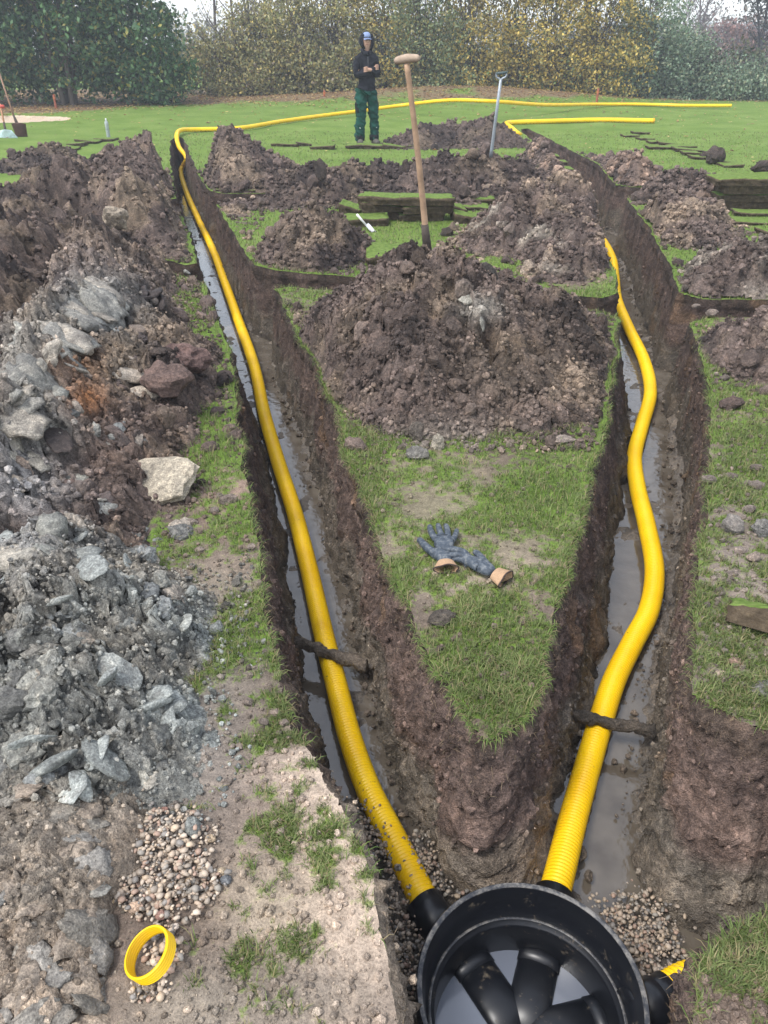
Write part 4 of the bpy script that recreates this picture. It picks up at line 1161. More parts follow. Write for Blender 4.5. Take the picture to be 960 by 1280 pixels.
right_spec = [(691,1125,zP+.02),(700,1090,zP+.015),(716,1025,zP),(734,960,zP),(750,905,zP),(768,850,zP),(790,805,zP),(812,760,zP),(818,710,zP),(808,655,zP),(797,610,zP),(793,570,zP),(803,530,zP),(813,490,zP),(805,450,zP),(786,410,zP),(772,375,zP),(769,348,zP),(766,325,zP),(757,306,zP),(742,285,zP),(728,262,zP),(712,240,zP),(697,222,zP)]
Rp, RQ = corrugated('drain_pipe', pipe_path(right_spec), .0455, 13.0, 'yellow corrugated pipe snaking along the right trench into the chamber')
far_spec = [(662,176,-.35),(654,171,-.12),(647,167,.04),(639,160,.075),(633,154.5,.065),(645,153,.065),(690,151.5,.065),(750,150,.065),(819,151,.065)]
Fp, FQ = corrugated('drain_pipe', pipe_path(far_spec), .052, 0, 'short yellow pipe on the far lawn, bending out of the right trench, open-ended')
e = FQ[-1]; V, F = tube([e-np.array([.03, 0, 0]), e+np.array([.012, 0, 0])], .057, 16)
rimo = mesh_np('pipe_collar', V, F, plain('ochre_plastic', (.62, .34, .01)), None, True, Fp)
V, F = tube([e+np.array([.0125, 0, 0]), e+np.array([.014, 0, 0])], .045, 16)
mesh_np('bore_shade', V, F, plain('pipe_shadow', (.03, .02, .01)), None, True, Fp)  # solid dark disc, painted as the shade inside the open pipe end

# short cut ring of pipe
def ring():
    c = G(193, 1196, .03); r = .0515; prof = []
    for k in range(5):
        z = k*.0062
        prof += [(r*.955, z), (r, z+.0015), (r, z+.0035), (r*.955, z+.005)]
    inner = [(p[0]-.0035, p[1]) for p in prof[::-1]]
    pr = prof+inner+[prof[0]]
    V, F = lathe(pr, 56)
    o = mesh_np('pipe_ring', V, F, M_YEL, np.full((len(V), 3), .0), True)
    o.location = (c[0], c[1], .028); o.rotation_euler = (R(14), R(-22), R(-20))
    return tag(o, 'cut-off yellow corrugated pipe ring lying on the mud below the gravel pile', 'pipe ring')
ring()

# ------------------------------------------------------------------ black inspection chamber
CZ = -.235
CC = np.array(G(664, 1236, CZ)); CR = .262
ch = thing('inspection_chamber', 'round black plastic drainage chamber sunk where the two trenches meet', 'drainage chamber', (CC[0], CC[1], -.62))
c0 = (CC[0], CC[1], 0)
prof = [(CR*.93, -.70), (CR*.93, CZ-.13), (CR*.985, CZ-.12), (CR*.985, CZ-.075), (CR, CZ-.07), (CR, CZ-.004), (CR-.004, CZ)]
V, F = lathe(prof, 96, c0); mesh_np('outer_wall', V, F, M_BLACK, None, True, ch)
prof = [(CR-.003, CZ), (CR-.012, CZ), (CR-.014, CZ-.003)]
V, F = lathe(prof, 96, c0); mesh_np('rim', V, F, M_RIM, None, True, ch)
prof = [(CR-.014, CZ-.003), (CR-.020, CZ-.04), (CR-.026, CZ-.10), (CR-.030, CZ-.103), (CR-.031, CZ-.112), (CR-.044, CZ-.116), (CR-.047, CZ-.124), (CR-.05, CZ-.235)]
V, F = lathe(prof, 96, c0); mesh_np('inner_wall', V, F, M_BLACK, None, True, ch)
prof = [(CR-.0305, CZ-.1035), (CR-.034, CZ-.1005), (CR-.0375, CZ-.1035)]
V, F = lathe(prof, 96, c0); mesh_np('step_ring', V, F, M_RIM, None, True, ch)
WZ = CZ-.225
prof = [(.0005, WZ), (CR-.046, WZ)]
V, F = lathe(prof, 64, c0)
mw, ntw, bw = new_mat('chamber_water'); bw.inputs['Base Color'].default_value = (.125, .14, .175, 1); bw.inputs['Roughness'].default_value = .12; bw.inputs['Specular IOR Level'].default_value = 1.0; bw.inputs['IOR'].default_value = 1.6
mesh_np('floor_water', V, F, mw, None, False, ch)
def along(q, z): return np.array([q[0], q[1], z])
lp = LQ[0]; rp = RQ[0]; stub = np.array(G(826, 1240, -.40))
dirs = [lp[:2]-CC[:2], rp[:2]-CC[:2], stub[:2]-CC[:2], np.array([-.1, -1.0])]
for k, dv in enumerate(dirs):
    dv = dv/np.linalg.norm(dv); r_ = .053
    pts = [np.array([CC[0]+dv[0]*t, CC[1]+dv[1]*t, WZ+.005]) for t in (0.0, .09, .10, CR*.84)]
    V, F = tube(pts, r_, 32); V[:, 2] = WZ+(V[:, 2]-WZ)*.42
    o = mesh_np('inner_pipe', V, F, M_BLACK, None, True, ch)
    cl_ = o
    for t0, t1, rr in ((.180, .225, 1.05),):
        V, F = tube([np.array([CC[0]+dv[0]*t, CC[1]+dv[1]*t, WZ+.005]) for t in (t0, t1)], r_*rr, 32); V[:, 2] = WZ+(V[:, 2]-WZ)*.46
        if rr == 1.05: cl_ = mesh_np('collar', V, F, M_BLACK, None, True, ch)
        else: mesh_np('collar_lip', V, F, M_BLACK, None, True, cl_)
def socket(dirv, end, z0, z1, rr):
    dv = dirv/np.linalg.norm(dirv)
    a = np.array([CC[0]+dv[0]*CR*.85, CC[1]+dv[1]*CR*.85, z0])
    b = np.array(end); t = (b-a)
    pts = [a, a+t*.25, a+t*.26, a+t*.55, a+t*.56, b]
    V, F = tube(pts, [rr*1.12, rr*1.12, rr*1.0, rr*1.0, rr*1.07, rr*1.07], 28)
    return mesh_np('pipe_socket', V, F, M_BLACK, None, True, ch)
socket(dirs[0], lp+(lp-CC)*np.array([.12, .12, 0]), zP+.02, 0, .053)
socket(dirs[1], rp+(rp-CC)*np.array([.05, .05, 0]), zP+.02, 0, .054)
zS = -.335
sp = [np.array(G(a, b, zS)) for a, b in ((790, 1268), (812, 1256), (822, 1250), (836, 1240))]
V, F = tube(sp[:3], [.056, .056, .056], 28); mesh_np('pipe_socket', V, F, M_BLACK, None, True, ch)
V, F = tube([sp[2]*.3+sp[1]*.7, sp[3]], .049, 28); mesh_np('pipe_socket', V, F, M_BLACK, None, True, ch)
corrugated('drain_pipe', [G(834, 1241, zS), G(848, 1232, zS), G(864, 1225, zS), G(895, 1222, zS), G(960, 1228, zS)], .044, 1.0, 'yellow pipe stub leaving the chamber to the right under the grassy corner', pitch=.0115)
# manufacturing ribs on the outer wall
for k in range(10):
    a = k/10*6.283+.2
    p = CC+np.array([math.cos(a)*CR*.96, math.sin(a)*CR*.96, 0]); p[2] = 0
    V, F = tube([p+np.array([0, 0, -.60]), p+np.array([0, 0, CZ-.125])], .008, 6); mesh_np('rib', V, F, M_BLACK, None, True, ch)

# ------------------------------------------------------------------ muddy pegs across the trenches
def log(name, a, b, z0, z1, r, seed, label, c=(.15, .125, .10)):
    A = np.array(G(*a, z0)); B = np.array(G(*b, z1))
    t = np.linspace(0, 1, 40)[:, None]; P = A+(B-A)*t
    P[:, 2] += .002*np.sin(t[:, 0]*9)
    V, F = tube(P, r*(1+.12*perlin(P3(t[:, 0]*6, t[:, 0]*0), seed)), 18)
    V = V+np.stack([fbm(V*22, 3, seed+i) for i in range(3)], 1)*r*.5
    o = mesh_np(name, V, F, M_WALL, np.tile(np.array([*c, .55]), (len(V), 1)), True)
    return tag(o, label, 'wooden peg')
log('muddy_log', (372, 803), (458, 832), zP+.055, zP+.075, .024, 51, 'mud-caked wooden peg lying across the pipe in the left trench')
log('muddy_log', (712, 893), (818, 914), zP+.065, zP+.06, .022, 52, 'mud-caked dark peg lying across the pipe in the right trench', (.10, .085, .07))

# ------------------------------------------------------------------ gloves
def skin_body(name, verts, edges, radii, mat, root_i=0, sub=2, parent=None, smooth=True):
    me = bpy.data.meshes.new(name); me.from_pydata([tuple(v) for v in verts], edges, [])
    me.materials.append(mat)
    o = bpy.data.objects.new(name, me); COL.objects.link(o)
    m = o.modifiers.new('skin', 'SKIN'); m.use_smooth_shade = smooth
    sv = me.skin_vertices[0].data
    for i, r in enumerate(radii):
        sv[i].radius = (r, r) if np.isscalar(r) else r
        sv[i].use_root = (i == root_i)
    s = o.modifiers.new('sub', 'SUBSURF'); s.levels = sub; s.render_levels = sub
    # bake to a plain mesh so that all tools read the same shape
    dg = bpy.context.evaluated_depsgraph_get(); dg.update()
    ev = o.evaluated_get(dg); me2 = bpy.data.meshes.new_from_object(ev, depsgraph=dg)
    o.modifiers.clear(); o.data = me2
    me2.polygons.foreach_set('use_smooth', [True]*len(me2.polygons))
    if parent is not None:
        o.parent = parent
        o.matrix_parent_inverse = Matrix.Translation(-Vector(parent.location))
    return o
def glove_mat():
    m, nt, b = new_mat('grey_rubber')
    geo = nt.nodes.new('ShaderNodeNewGeometry'); pos = geo.outputs['Position']
    n1 = noise_n(nt, pos, 60, 5, .7); n2 = noise_n(nt, pos, 420, 3, .6)
    c = ramp(nt, n1.outputs[0], [(.32, (.018, .024, .034)), (.5, (.05, .065, .085)), (.68, (.17, .18, .185))])
    nt.links.new(c, b.inputs['Base Color']); b.inputs['Roughness'].default_value = .62
    bump(nt, b, mathn(nt, 'ADD', n2.outputs[0], n1.outputs[0]), .0012)
    return m
M_GLOVE = glove_mat(); M_CUFF = plain('tan_knit', (.38, .25, .155), .9, .1, nscale=200, var=.2, bumpd=.001); M_CUFFD = plain('dark_hem', (.06, .045, .04), .9, .1)
def glove(label, palm, fingers, thumb, cuff, csz, crot):
    """palm: list of (px,py,z,r); fingers: lists of the same, starting at the knuckle"""
    root = thing('work_glove', label, 'glove', G(*palm[0][:2], 0))
    vs, es, rs = [], [], []
    for i, (a, b, z, r) in enumerate(palm):
        vs.append(G(a, b, z)); rs.append(r)
        if i: es.append((i-1, i))
    last = len(palm)-1
    for f in fingers:
        at = last
        for (a, b, z, r) in f:
            vs.append(G(a, b, z)); rs.append(r); es.append((at, len(vs)-1)); at = len(vs)-1
    at = max(0, last-1)
    for (a, b, z, r) in thumb:
        vs.append(G(a, b, z)); rs.append(r); es.append((at, len(vs)-1)); at = len(vs)-1
    o = skin_body('glove_hand', vs, es, rs, M_GLOVE, last, 2, root)
    # knitted cuff: an open oval sleeve with a dark hem, gaping
    (c0, c1) = cuff
    A, B = np.array(G(*c0)), np.array(G(*c1))
    n = 9; t = np.linspace(0, 1, n); V = []
    d = (B-A)/np.linalg.norm(B-A); side = np.cross(d, [0, 0, 1.0]); side /= np.linalg.norm(side); up = np.cross(side, d)
    seg = 28; a = np.arange(seg)/seg*6.283
    rw, rh = csz
    for k, tt in enumerate(list(t)+list(t[::-1])):
        ins = 1.0 if k < n else .86
        w_ = rw*(.85+.35*tt)*ins; h_ = rh*(.9+.25*tt)*ins
        wob = 1+.10*np.sin(a*3+1.3+crot)*tt+.06*np.sin(a*5+crot)*tt
        V.append(A+(B-A)*tt+(np.cos(a)*w_*wob)[:, None]*side+(np.sin(a)*h_*wob+0)[:, None]*up)
    V = np.vstack(V); nn = 2*n
    i, j = np.meshgrid(np.arange(nn-1), np.arange(seg), indexing='ij'); j2 = (j+1) % seg
    F = np.stack([i*seg+j, i*seg+j2, (i+1)*seg+j2, (i+1)*seg+j], -1).reshape(-1, 4)
    V[:, 2] = np.maximum(V[:, 2], .002)
    mesh_np('cuff', V, F, M_CUFF, None, True, root)
    hem = A+(B-A)*1.0+(np.cos(a)*rw*1.2*(1+.10*np.sin(a*3+1.3+crot)+.06*np.sin(a*5+crot)))[:, None]*side+(np.sin(a)*rh*1.15*(1+.10*np.sin(a*3+1.3+crot)+.06*np.sin(a*5+crot)))[:, None]*up
    hem[:, 2] = np.maximum(hem[:, 2], .003); hem = np.vstack([hem, hem[:1]])
    V, F = tube(hem, .0028, 6, False); mesh_np('cuff_hem', V, F, M_CUFFD, None, True, root)
    return root
zg = .016
glove('grey rubber-coated work glove with fingers spread, left one of the pair on the grass',
    [(556,704,.022,(.026,.020)),(556,692,.024,(.034,.020)),(555,680,.026,(.036,.020))],
    [[(542,671,.026,.0135),(538,663,.022,.0125),(537,657,.015,.011)],
     [(551,668,.028,.013),(549,661,.026,.0125),(547,655.5,.018,.011)],
     [(560,669,.030,.013),(559,661,.030,.0125),(557,656,.022,.011)],
     [(567,674,.026,.012),(570,667,.024,.011),(571,662,.018,.010)]],
    [(543,692,.024,.018),(533,684,.022,.016),(523,673.5,.016,.013)], ((557,703,.02),(558.5,712,.018)), (.036,.020), 0.0)
glove('grey rubber-coated work glove pointing left over the other, its tan cuff open to the right',
    [(619,717,.026,(.027,.020)),(607,711,.030,(.036,.021)),(594,703,.032,(.036,.021))],
    [[(581,690,.040,.013),(566,686,.044,.0125),(550,686.5,.036,.012)],
     [(578,694,.034,.0135),(566,693.5,.034,.013),(554,695,.028,.012)],
     [(580,700,.026,.013),(570,698.5,.022,.012),(560,698.5,.016,.011)]],
    [(603,699,.038,.015),(597,692,.038,.013),(592,689,.034,.012)], ((619,717,.022),(633,724,.020)), (.037,.022), 1.4)

# ------------------------------------------------------------------ spades, trowel and other tools
M_WOOD = plain('ash_wood', (.36, .235, .15), .7, .3, nscale=14, var=.3)
M_WOODP = plain('grey_wood', (.37, .28, .21), .75, .25, nscale=20, var=.2)
M_DIRTY = plain('muddy_metal', (.07, .055, .045), .8, .3, nscale=40, var=.4, bumpd=.003)
M_STEEL = plain('grey_steel', (.30, .33, .36), .45, .5, .3, 40, .15)
def arr(*a): return np.array(a, float)
def wooden_spade():
    top = arr(*GY(508.5, 80, 4.9)); bot = arr(*GY(533, 300, 5.02))
    root = thing('spade', 'spade with long wooden shaft and T-grip stuck in the top of the largest soil cone', 'spade', tuple(bot))
    d = bot-top; n = 24; t = np.linspace(0, 1.0, n)[:, None]
    P = top+d*t+arr(.006, 0, 0)*np.sin(t*3.1)
    V, F = tube(P, np.interp(t[:, 0], [0, .1, .8, 1], [.0165, .0155, .019, .021]), 14); mesh_np('shaft', V, F, M_WOOD, None, True, root)
    a = arr(*GY(493.5, 76.5, 4.93)); b = arr(*GY(524.5, 73, 4.86))
    t = np.linspace(0, 1, 15)[:, None]; P = a+(b-a)*t+arr(0, 0, .006)*np.sin(t*3.14159)
    rr = np.interp(t[:, 0], [0, .04, .12, .5, .88, .96, 1], [.011, .017, .0195, .023, .019, .017, .011])
    V, F = tube(P, rr, 14); mesh_np('grip', V, F, M_WOODP, None, True, root)
    u = d/np.linalg.norm(d)
    V, F = tube([bot-u*.10, bot-u*.03, bot+u*.12], [.022, .026, .028], 14); mesh_np('metal_socket', V, F, M_DIRTY, None, True, root)
    # blade, mostly buried in the heap
    bm = bmesh.new(); bmesh.ops.create_cube(bm, size=1.0)
    for v in bm.verts: v.co = Vector((v.co.x*.18*(1 if v.co.z > 0 else .8), v.co.y*.006, v.co.z*.28))
    me = bpy.data.meshes.new('blade'); bm.to_mesh(me); bm.free(); me.materials.append(M_DIRTY)
    inst('blade', me, tuple(bot+u*.24), (R(4), R(-5), .2), parent=root)
wooden_spade()
def d_spade():
    bot = arr(*GY(614.5, 188, 10.6)); top = arr(*GY(626, 99, 10.5))
    root = thing('spade', 'grey spade with a D-shaped handle stuck upright in the dark heap behind', 'spade', tuple(bot))
    V, F = tube([top, top+(bot-top)*.5, bot, bot+(bot-top)*.1], [.017, .019, .021, .021], 12); mesh_np('shaft', V, F, M_STEEL, None, True, root)
    l = arr(*GY(620.5, 92, 10.5)); r = arr(*GY(633.5, 90.5, 10.5))
    V, F = tube(catmull([top+arr(0, 0, -.05), top+arr(-.01, 0, .0), (l+top)/2+arr(-.022, 0, -.01), l], .01), .011, 10); mesh_np('yoke', V, F, M_STEEL, None, True, root)
    V, F = tube(catmull([top+arr(0, 0, -.05), top+arr(.01, 0, .0), (r+top)/2+arr(.022, 0, -.01), r], .01), .011, 10); mesh_np('yoke', V, F, M_STEEL, None, True, root)
    V, F = tube([l+arr(-.008, 0, 0), r+arr(.008, 0, 0)], .015, 12); mesh_np('grip', V, F, plain('dark_grip', (.06, .09, .09)), None, True, root)
d_spade()
def shovel(gx, gy, tx, ty, label, blade_c, handle_m, grip_c=None, wide=.2, hgt=.24, flat=False):
    x, y, _ = G(gx, gy); b = arr(x, y, 0); t = arr(*GY(tx, ty, y+.25))
    root = thing('shovel', label, 'shovel', tuple(b))
    d = t-b; u = d/np.linalg.norm(d)
    V, F = tube([b+u*hgt*.8, b+u*.6, t], [.02, .017, .016], 10); mesh_np('shaft', V, F, handle_m, None, True, root)
    m = plain('blade_paint', blade_c, .6, .3, nscale=12, var=.3)
    nx, nz = 11, 9; sx = np.linspace(-1, 1, nx); sz = np.linspace(0, 1, nz)
    A, B = np.meshgrid(sx, sz, indexing='ij')
    wv = wide/2*(.85+.2*B) if not flat else wide/2*(1.1-.55*B)
    front = np.stack([A*wv, .05*A**2-.03*B, B*hgt*(1-.10*(A**2)*(B > .9))], -1).reshape(-1, 3)
    back = front+arr(0, .008, 0)
    Fq = quads(nx, nz); n = nx*nz
    V = np.vstack([front, back]); F2 = np.vstack([Fq, Fq[:, ::-1]+n])
    side = []
    bd = [i*nz for i in range(nx)]+[(nx-1)*nz+j for j in range(1, nz)]+[i*nz+nz-1 for i in range(nx-2, -1, -1)]+[j for j in range(nz-2, 0, -1)]
    for k in range(len(bd)): a_, b_ = bd[k], bd[(k+1) % len(bd)]; side.append([a_, b_, b_+n, a_+n])
    o = mesh_np('blade', V+b, np.vstack([F2, side]), m, None, True, root)
    V, F = tube([b+arr(0, 0, hgt*.75), b+u*(hgt+.14)], [.028, .02], 10); mesh_np('socket', V, F, M_DIRTY, None, True, root)
    if grip_c is not None:
        V, F = tube([t-u*.05+arr(-.07, 0, 0), t-u*.05+arr(.07, 0, 0)], .035, 10); mesh_np('grip', V, F, plain('grip_paint', grip_c), None, True, root)
shovel(26, 171, -2, 88, 'shovel with long brown shaft and rusty square blade standing on the far left lawn', (.07, .035, .025), plain('brown_shaft', (.23, .13, .08)), wide=.28, hgt=.26)
shovel(9, 173, 0, 130, 'shovel with pale blue flared blade and red grip at the far left edge', (.48, .60, .62), plain('tan_shaft', (.48, .24, .14)), (.55, .09, .07), wide=.36, hgt=.16, flat=True)
def trowel():
    b = arr(*G(465, 290)); t = arr(*GY(446, 268, b[1]+.10)); t[2] = max(t[2], .06)
    root = thing('hand_trowel', 'small white-handled hand trowel leaning on the turfs beside the small heap', 'trowel', tuple(b))
    u = (t-b)/np.linalg.norm(t-b); mp = b+(t-b)*.42
    V, F = tube([mp, mp+(t-mp)*.9, t], [.010, .013, .011], 10); mesh_np('handle', V, F, plain('white_paint', (.72, .70, .68)), None, True, root)
    sd_ = np.cross(u, [0, 0, 1.0]); sd_ /= np.linalg.norm(sd_); up = np.cross(sd_, u)
    A, B = np.meshgrid(np.linspace(-1, 1, 9), np.linspace(0, 1, 9), indexing='ij')
    w = .038*np.sqrt(np.clip(1-(B*1.0-.35)**2*1.6, .05, 1))
    pos = mp-(B[..., None])*u*.16+(A*w)[..., None]*sd_+((A**2)*.015)[..., None]*up
    V = pos.reshape(-1, 3); V2 = V-up*.003; Fq = quads(9, 9); V2 = np.vstack([V, V2]); V2[:, 2] = np.maximum(V2[:, 2], .004)
    mesh_np('blade', V2, np.vstack([Fq, Fq[:, ::-1]+81]), plain('pale_steel', (.62, .62, .62), .4, .5, .2), None, True, root)
trowel()
def bottle():
    x, y, _ = G(136, 172); b = thing('plastic_bottle', 'small clear plastic bottle standing on the lawn behind the far left soil peak', 'bottle', (x, y, 0))
    V, F = lathe([(.001, .15), (.035, .15), (.038, .16), (.038, .26), (.036, .28), (.014, .31), (.012, .33), (.001, .33)], 20, (x, y, 0)); mesh_np('bottle_body', V, F, plain('clear_plastic', (.36, .40, .40), .2, .5), None, True, b)
    V, F = lathe([(.037, .0), (.038, .15)], 20, (x, y, 0)); mesh_np('bottle_base', V, F, plain('pale_plastic', (.30, .34, .33), .3, .5), None, True, b)
    V, F = lathe([(.015, .325), (.015, .345), (.001, .346)], 16, (x, y, 0)); mesh_np('cap', V, F, plain('white_cap', (.75, .75, .76)), None, True, b)
bottle()
def marker(px, py, lab, h=.42):
    x, y, _ = G(px, py); y = min(y, 30)
    rt = thing('marker_post', lab, 'marker post', (x, y, 0))
    V, F = tube([(x, y, 0), (x, y, h*.9), (x+.004, y, h)], [.035, .033, .02], 8); mesh_np('post', V, F, plain('faded_red', (.30, .09, .05), .8), None, False, rt)
    V, F = tube([(x, y-.001, h*.72), (x, y-.001, h*.86)], .037, 8); mesh_np('band', V, F, plain('orange_band', (.42, .14, .05), .8), None, False, rt)
marker(71, 139, 'short faded red marker post in the leaf litter under the big evergreen')
marker(406, 132, 'short reddish marker post at the hedge left of the person')
marker(745, 134, 'short reddish marker post at the hedge on the right', .5)

# ------------------------------------------------------------------ cut turfs
def turf_mats():
    m, nt, b = new_mat('turf_top'); geo = nt.nodes.new('ShaderNodeNewGeometry'); pos = geo.outputs['Position']
    n2 = noise_n(nt, pos, 30, 5, .7)
    nt.links.new(ramp(nt, n2.outputs[0], [(.3, (.065, .105, .022)), (.5, (.115, .175, .038)), (.7, (.19, .24, .075))]), b.inputs['Base Color']); b.inputs['Roughness'].default_value = .9; b.inputs['Specular IOR Level'].default_value = .1
    bump(nt, b, n2.outputs[0], .01)
    m2, nt, b = new_mat('turf_side'); geo = nt.nodes.new('ShaderNodeNewGeometry'); pos = geo.outputs['Position']
    n2 = noise_n(nt, pos, 26, 5, .7)
    nt.links.new(ramp(nt, n2.outputs[0], [(.3, (.05, .038, .026)), (.55, (.10, .076, .052)), (.75, (.18, .14, .09))]), b.inputs['Base Color']); b.inputs['Roughness'].default_value = .95; b.inputs['Specular IOR Level'].default_value = .1
    bump(nt, b, n2.outputs[0], .015)
    return [m, m2]
TM = turf_mats()
def sod_mesh(w, l, h, seed):
    rgs = np.random.default_rng(seed)
    nx, ny = 15, 9
    A, B = np.meshgrid(np.linspace(-.5, .5, nx), np.linspace(-.5, .5, ny), indexing='ij')
    X = A*w; Y = B*l; bx = (np.abs(A) > .49) | (np.abs(B) > .49)
    q = P3(X, Y, None, 6)+seed
    X = X+fbm(q, 3, seed).reshape(X.shape)*.03; Y = Y+fbm(q, 3, seed+1).reshape(X.shape)*.03
    Zt = h+fbm(q*.8, 3, seed+2).reshape(X.shape)*.012+A*rgs.normal(0, .03)
    top = np.stack([X, Y, Zt-.006*bx], -1).reshape(-1, 3)
    rings = [np.stack([X, Y, Zt-.006*bx], -1).reshape(-1, 3)]
    bd = [i*ny for i in range(nx)]+[(nx-1)*ny+j for j in range(1, ny)]+[i*ny+ny-1 for i in range(nx-2, -1, -1)]+[j for j in range(ny-2, 0, -1)]
    V = list(top); nb = len(bd); F, MI = [], []
    for f in quads(nx, ny)[:, ::-1]: F.append(list(f)); MI.append(0)
    prev = list(bd)
    for lv in range(1, 5):
        cur = []
        for k in bd:
            p = top[k]; f = lv/4
            n = np.array([p[0]/w, p[1]/l]); jit = rgs.normal(0, .007, 2)+n*(.0 if lv < 2 else -.02*f)+n*(.015 if lv == 1 else 0)
            V.append(np.array([p[0]+jit[0], p[1]+jit[1], p[2]*(1-f)])); cur.append(len(V)-1)
        for k in range(nb): F.append([prev[k], cur[k], cur[(k+1) % nb], prev[(k+1) % nb]]); MI.append(1)
        prev = cur
    o = mesh_np('turf_sod', np.array(V), np.array(F), TM, None, True, mi=MI)
    me = o.data; bpy.data.objects.remove(o); return me
SODS = [sod_mesh(.5, .32, .075, 600+i) for i in range(5)]+[sod_mesh(.9, .32, .06, 620+i) for i in range(3)]
def sod(pxl, pxr, py, z, label, group='cut turfs piled on the lawn', k=None, depth=1.0, rot=None, tilt=(0, 0), name='turf_sod', hs=1.12):
    a = G(pxl, py, z); b = G(pxr, py, z); w = b[0]-a[0]
    me = random.choice(SODS[:5]) if w < .75 else random.choice(SODS[5:])
    bw = .5 if w < .75 else .9
    o = inst(name, me, ((a[0]+b[0])/2, a[1]+.16*depth, z), (tilt[0], tilt[1], rot if rot is not None else random.uniform(-.12, .12)), (w/bw, depth, hs))
    return tag(o, label, 'turf sod', group)
S = sod
S(485, 505, 275, 0, 'bottom turf of the left stack behind the wooden spade', hs=1.15)
S(449, 502, 266, .085, 'second turf of the left stack behind the wooden spade', rot=.18)
S(451, 513, 256.5, .17, 'top turf of the left stack behind the wooden spade', rot=-.1)
S(500, 556, 277, 0, 'bottom turf of the right stack behind the wooden spade')
S(502, 566, 267.5, .085, 'middle turf of the right stack behind the wooden spade', rot=.08)
S(501, 567, 257.5, .17, 'top turf of the right stack behind the wooden spade', rot=.05)
S(424, 484, 284, 0, 'broad turf lying beside the white trowel', rot=.15)
S(425, 452, 268, 0, 'small turf behind the broad one beside the white trowel')
S(566, 618, 258, .0, 'turf lying flat right of the stacks behind the wooden spade')
S(558, 582, 268, 0, 'small dark turf wedged between stack and flat turf')
S(577, 612, 264, 0, 'thin turf in front of the flat turf right of the stacks', hs=.6)
S(566, 606, 281, 0, 'turf at the foot of the tan heap right of the wooden spade', rot=.1)
S(456, 508, 334, 0, 'nearest turf, thick and square, at the left foot of the largest soil cone', rot=.06, depth=1.6, hs=1.3)
# right stack
S(902, 985, 263, 0, 'bottom turf of the tall stack at the right edge', hs=1.5, rot=.02)
S(899, 984, 253, .092, 'third turf down in the tall stack at the right edge', hs=1.45, rot=-.03)
S(903, 986, 243, .184, 'second turf down in the tall stack at the right edge', hs=1.45, rot=.03)
S(898, 985, 233, .276, 'top turf of the tall stack at the right edge', depth=1.4, hs=1.4, rot=-.02)
S(922, 990, 272, 0, 'flat turf in front of the tall stack at the right edge', hs=.6, depth=.8)
S(918, 985, 283, 0, 'flat turf farthest in front of the tall stack at the right edge', hs=.5)
ORD = ['first', 'second', 'third', 'fourth', 'fifth', 'sixth', 'seventh', 'eighth', 'ninth', 'tenth', 'eleventh', 'twelfth']
for k, (l, r_, yy) in enumerate([(780,800,172),(793,812,168),(800,818,176),(813,830,180),(825,850,182),(838,872,186),(812,845,187),(856,876,194),(866,902,200),(845,880,190),(898,925,206),(905,930,210)]):
    S(l, r_, yy, 0, ORD[k]+' thin turf from the far end of those scattered behind the right bank', 'scattered thin turfs behind the right bank', hs=.6)
for k, (l, r_, yy) in enumerate([(58,82,184),(80,104,183),(94,122,179),(118,142,177),(70,95,188)]):
    S(l, r_, yy, 0, ORD[k]+' from the left of the thin turfs behind the jagged left peak', 'thin turfs on the far left lawn', hs=.7)
S(3, 36, 210, 0, 'bright turf lying alone near the left edge of the picture', rot=.05, depth=1.5)
S(34, 60, 209, 0, 'turf touching the lone bright turf near the left edge', rot=-.05)
for k, (l, r_, yy) in enumerate([(340,372,184),(370,395,183),(388,418,187),(432,456,185.5),(454,480,186),(478,506,186.5),(504,528,186),(526,556,184),(556,590,182)]):
    S(l, r_, yy, 0, ORD[k]+' turf from the left in the row at the feet of the person', 'row of turfs at the feet of the standing person', hs=.8, rot=random.uniform(-.06, .06))
for k, (l, r_, yy) in enumerate([(698,722,198),(705,732,206),(715,740,214)]):
    S(l-25, r_-22, yy, 0, ['farthest', 'middle', 'nearest'][k]+' thin turf on the grass sliver left of the right trench', 'turfs left of the right trench end', hs=.6)
o_ = S(918, 985, 800, 0, 'thick turf chunk with bare dark side on the grass at the right edge', rot=-.5, depth=.40, hs=1.0, tilt=(R(-30), 0))
S(272, 320, 241, 0, 'thin turf on the lawn between the far left trench and the long bank', hs=.5)
S(960, 1010, 300, 0, 'turf behind the pale crested heap at the right edge', hs=.6)

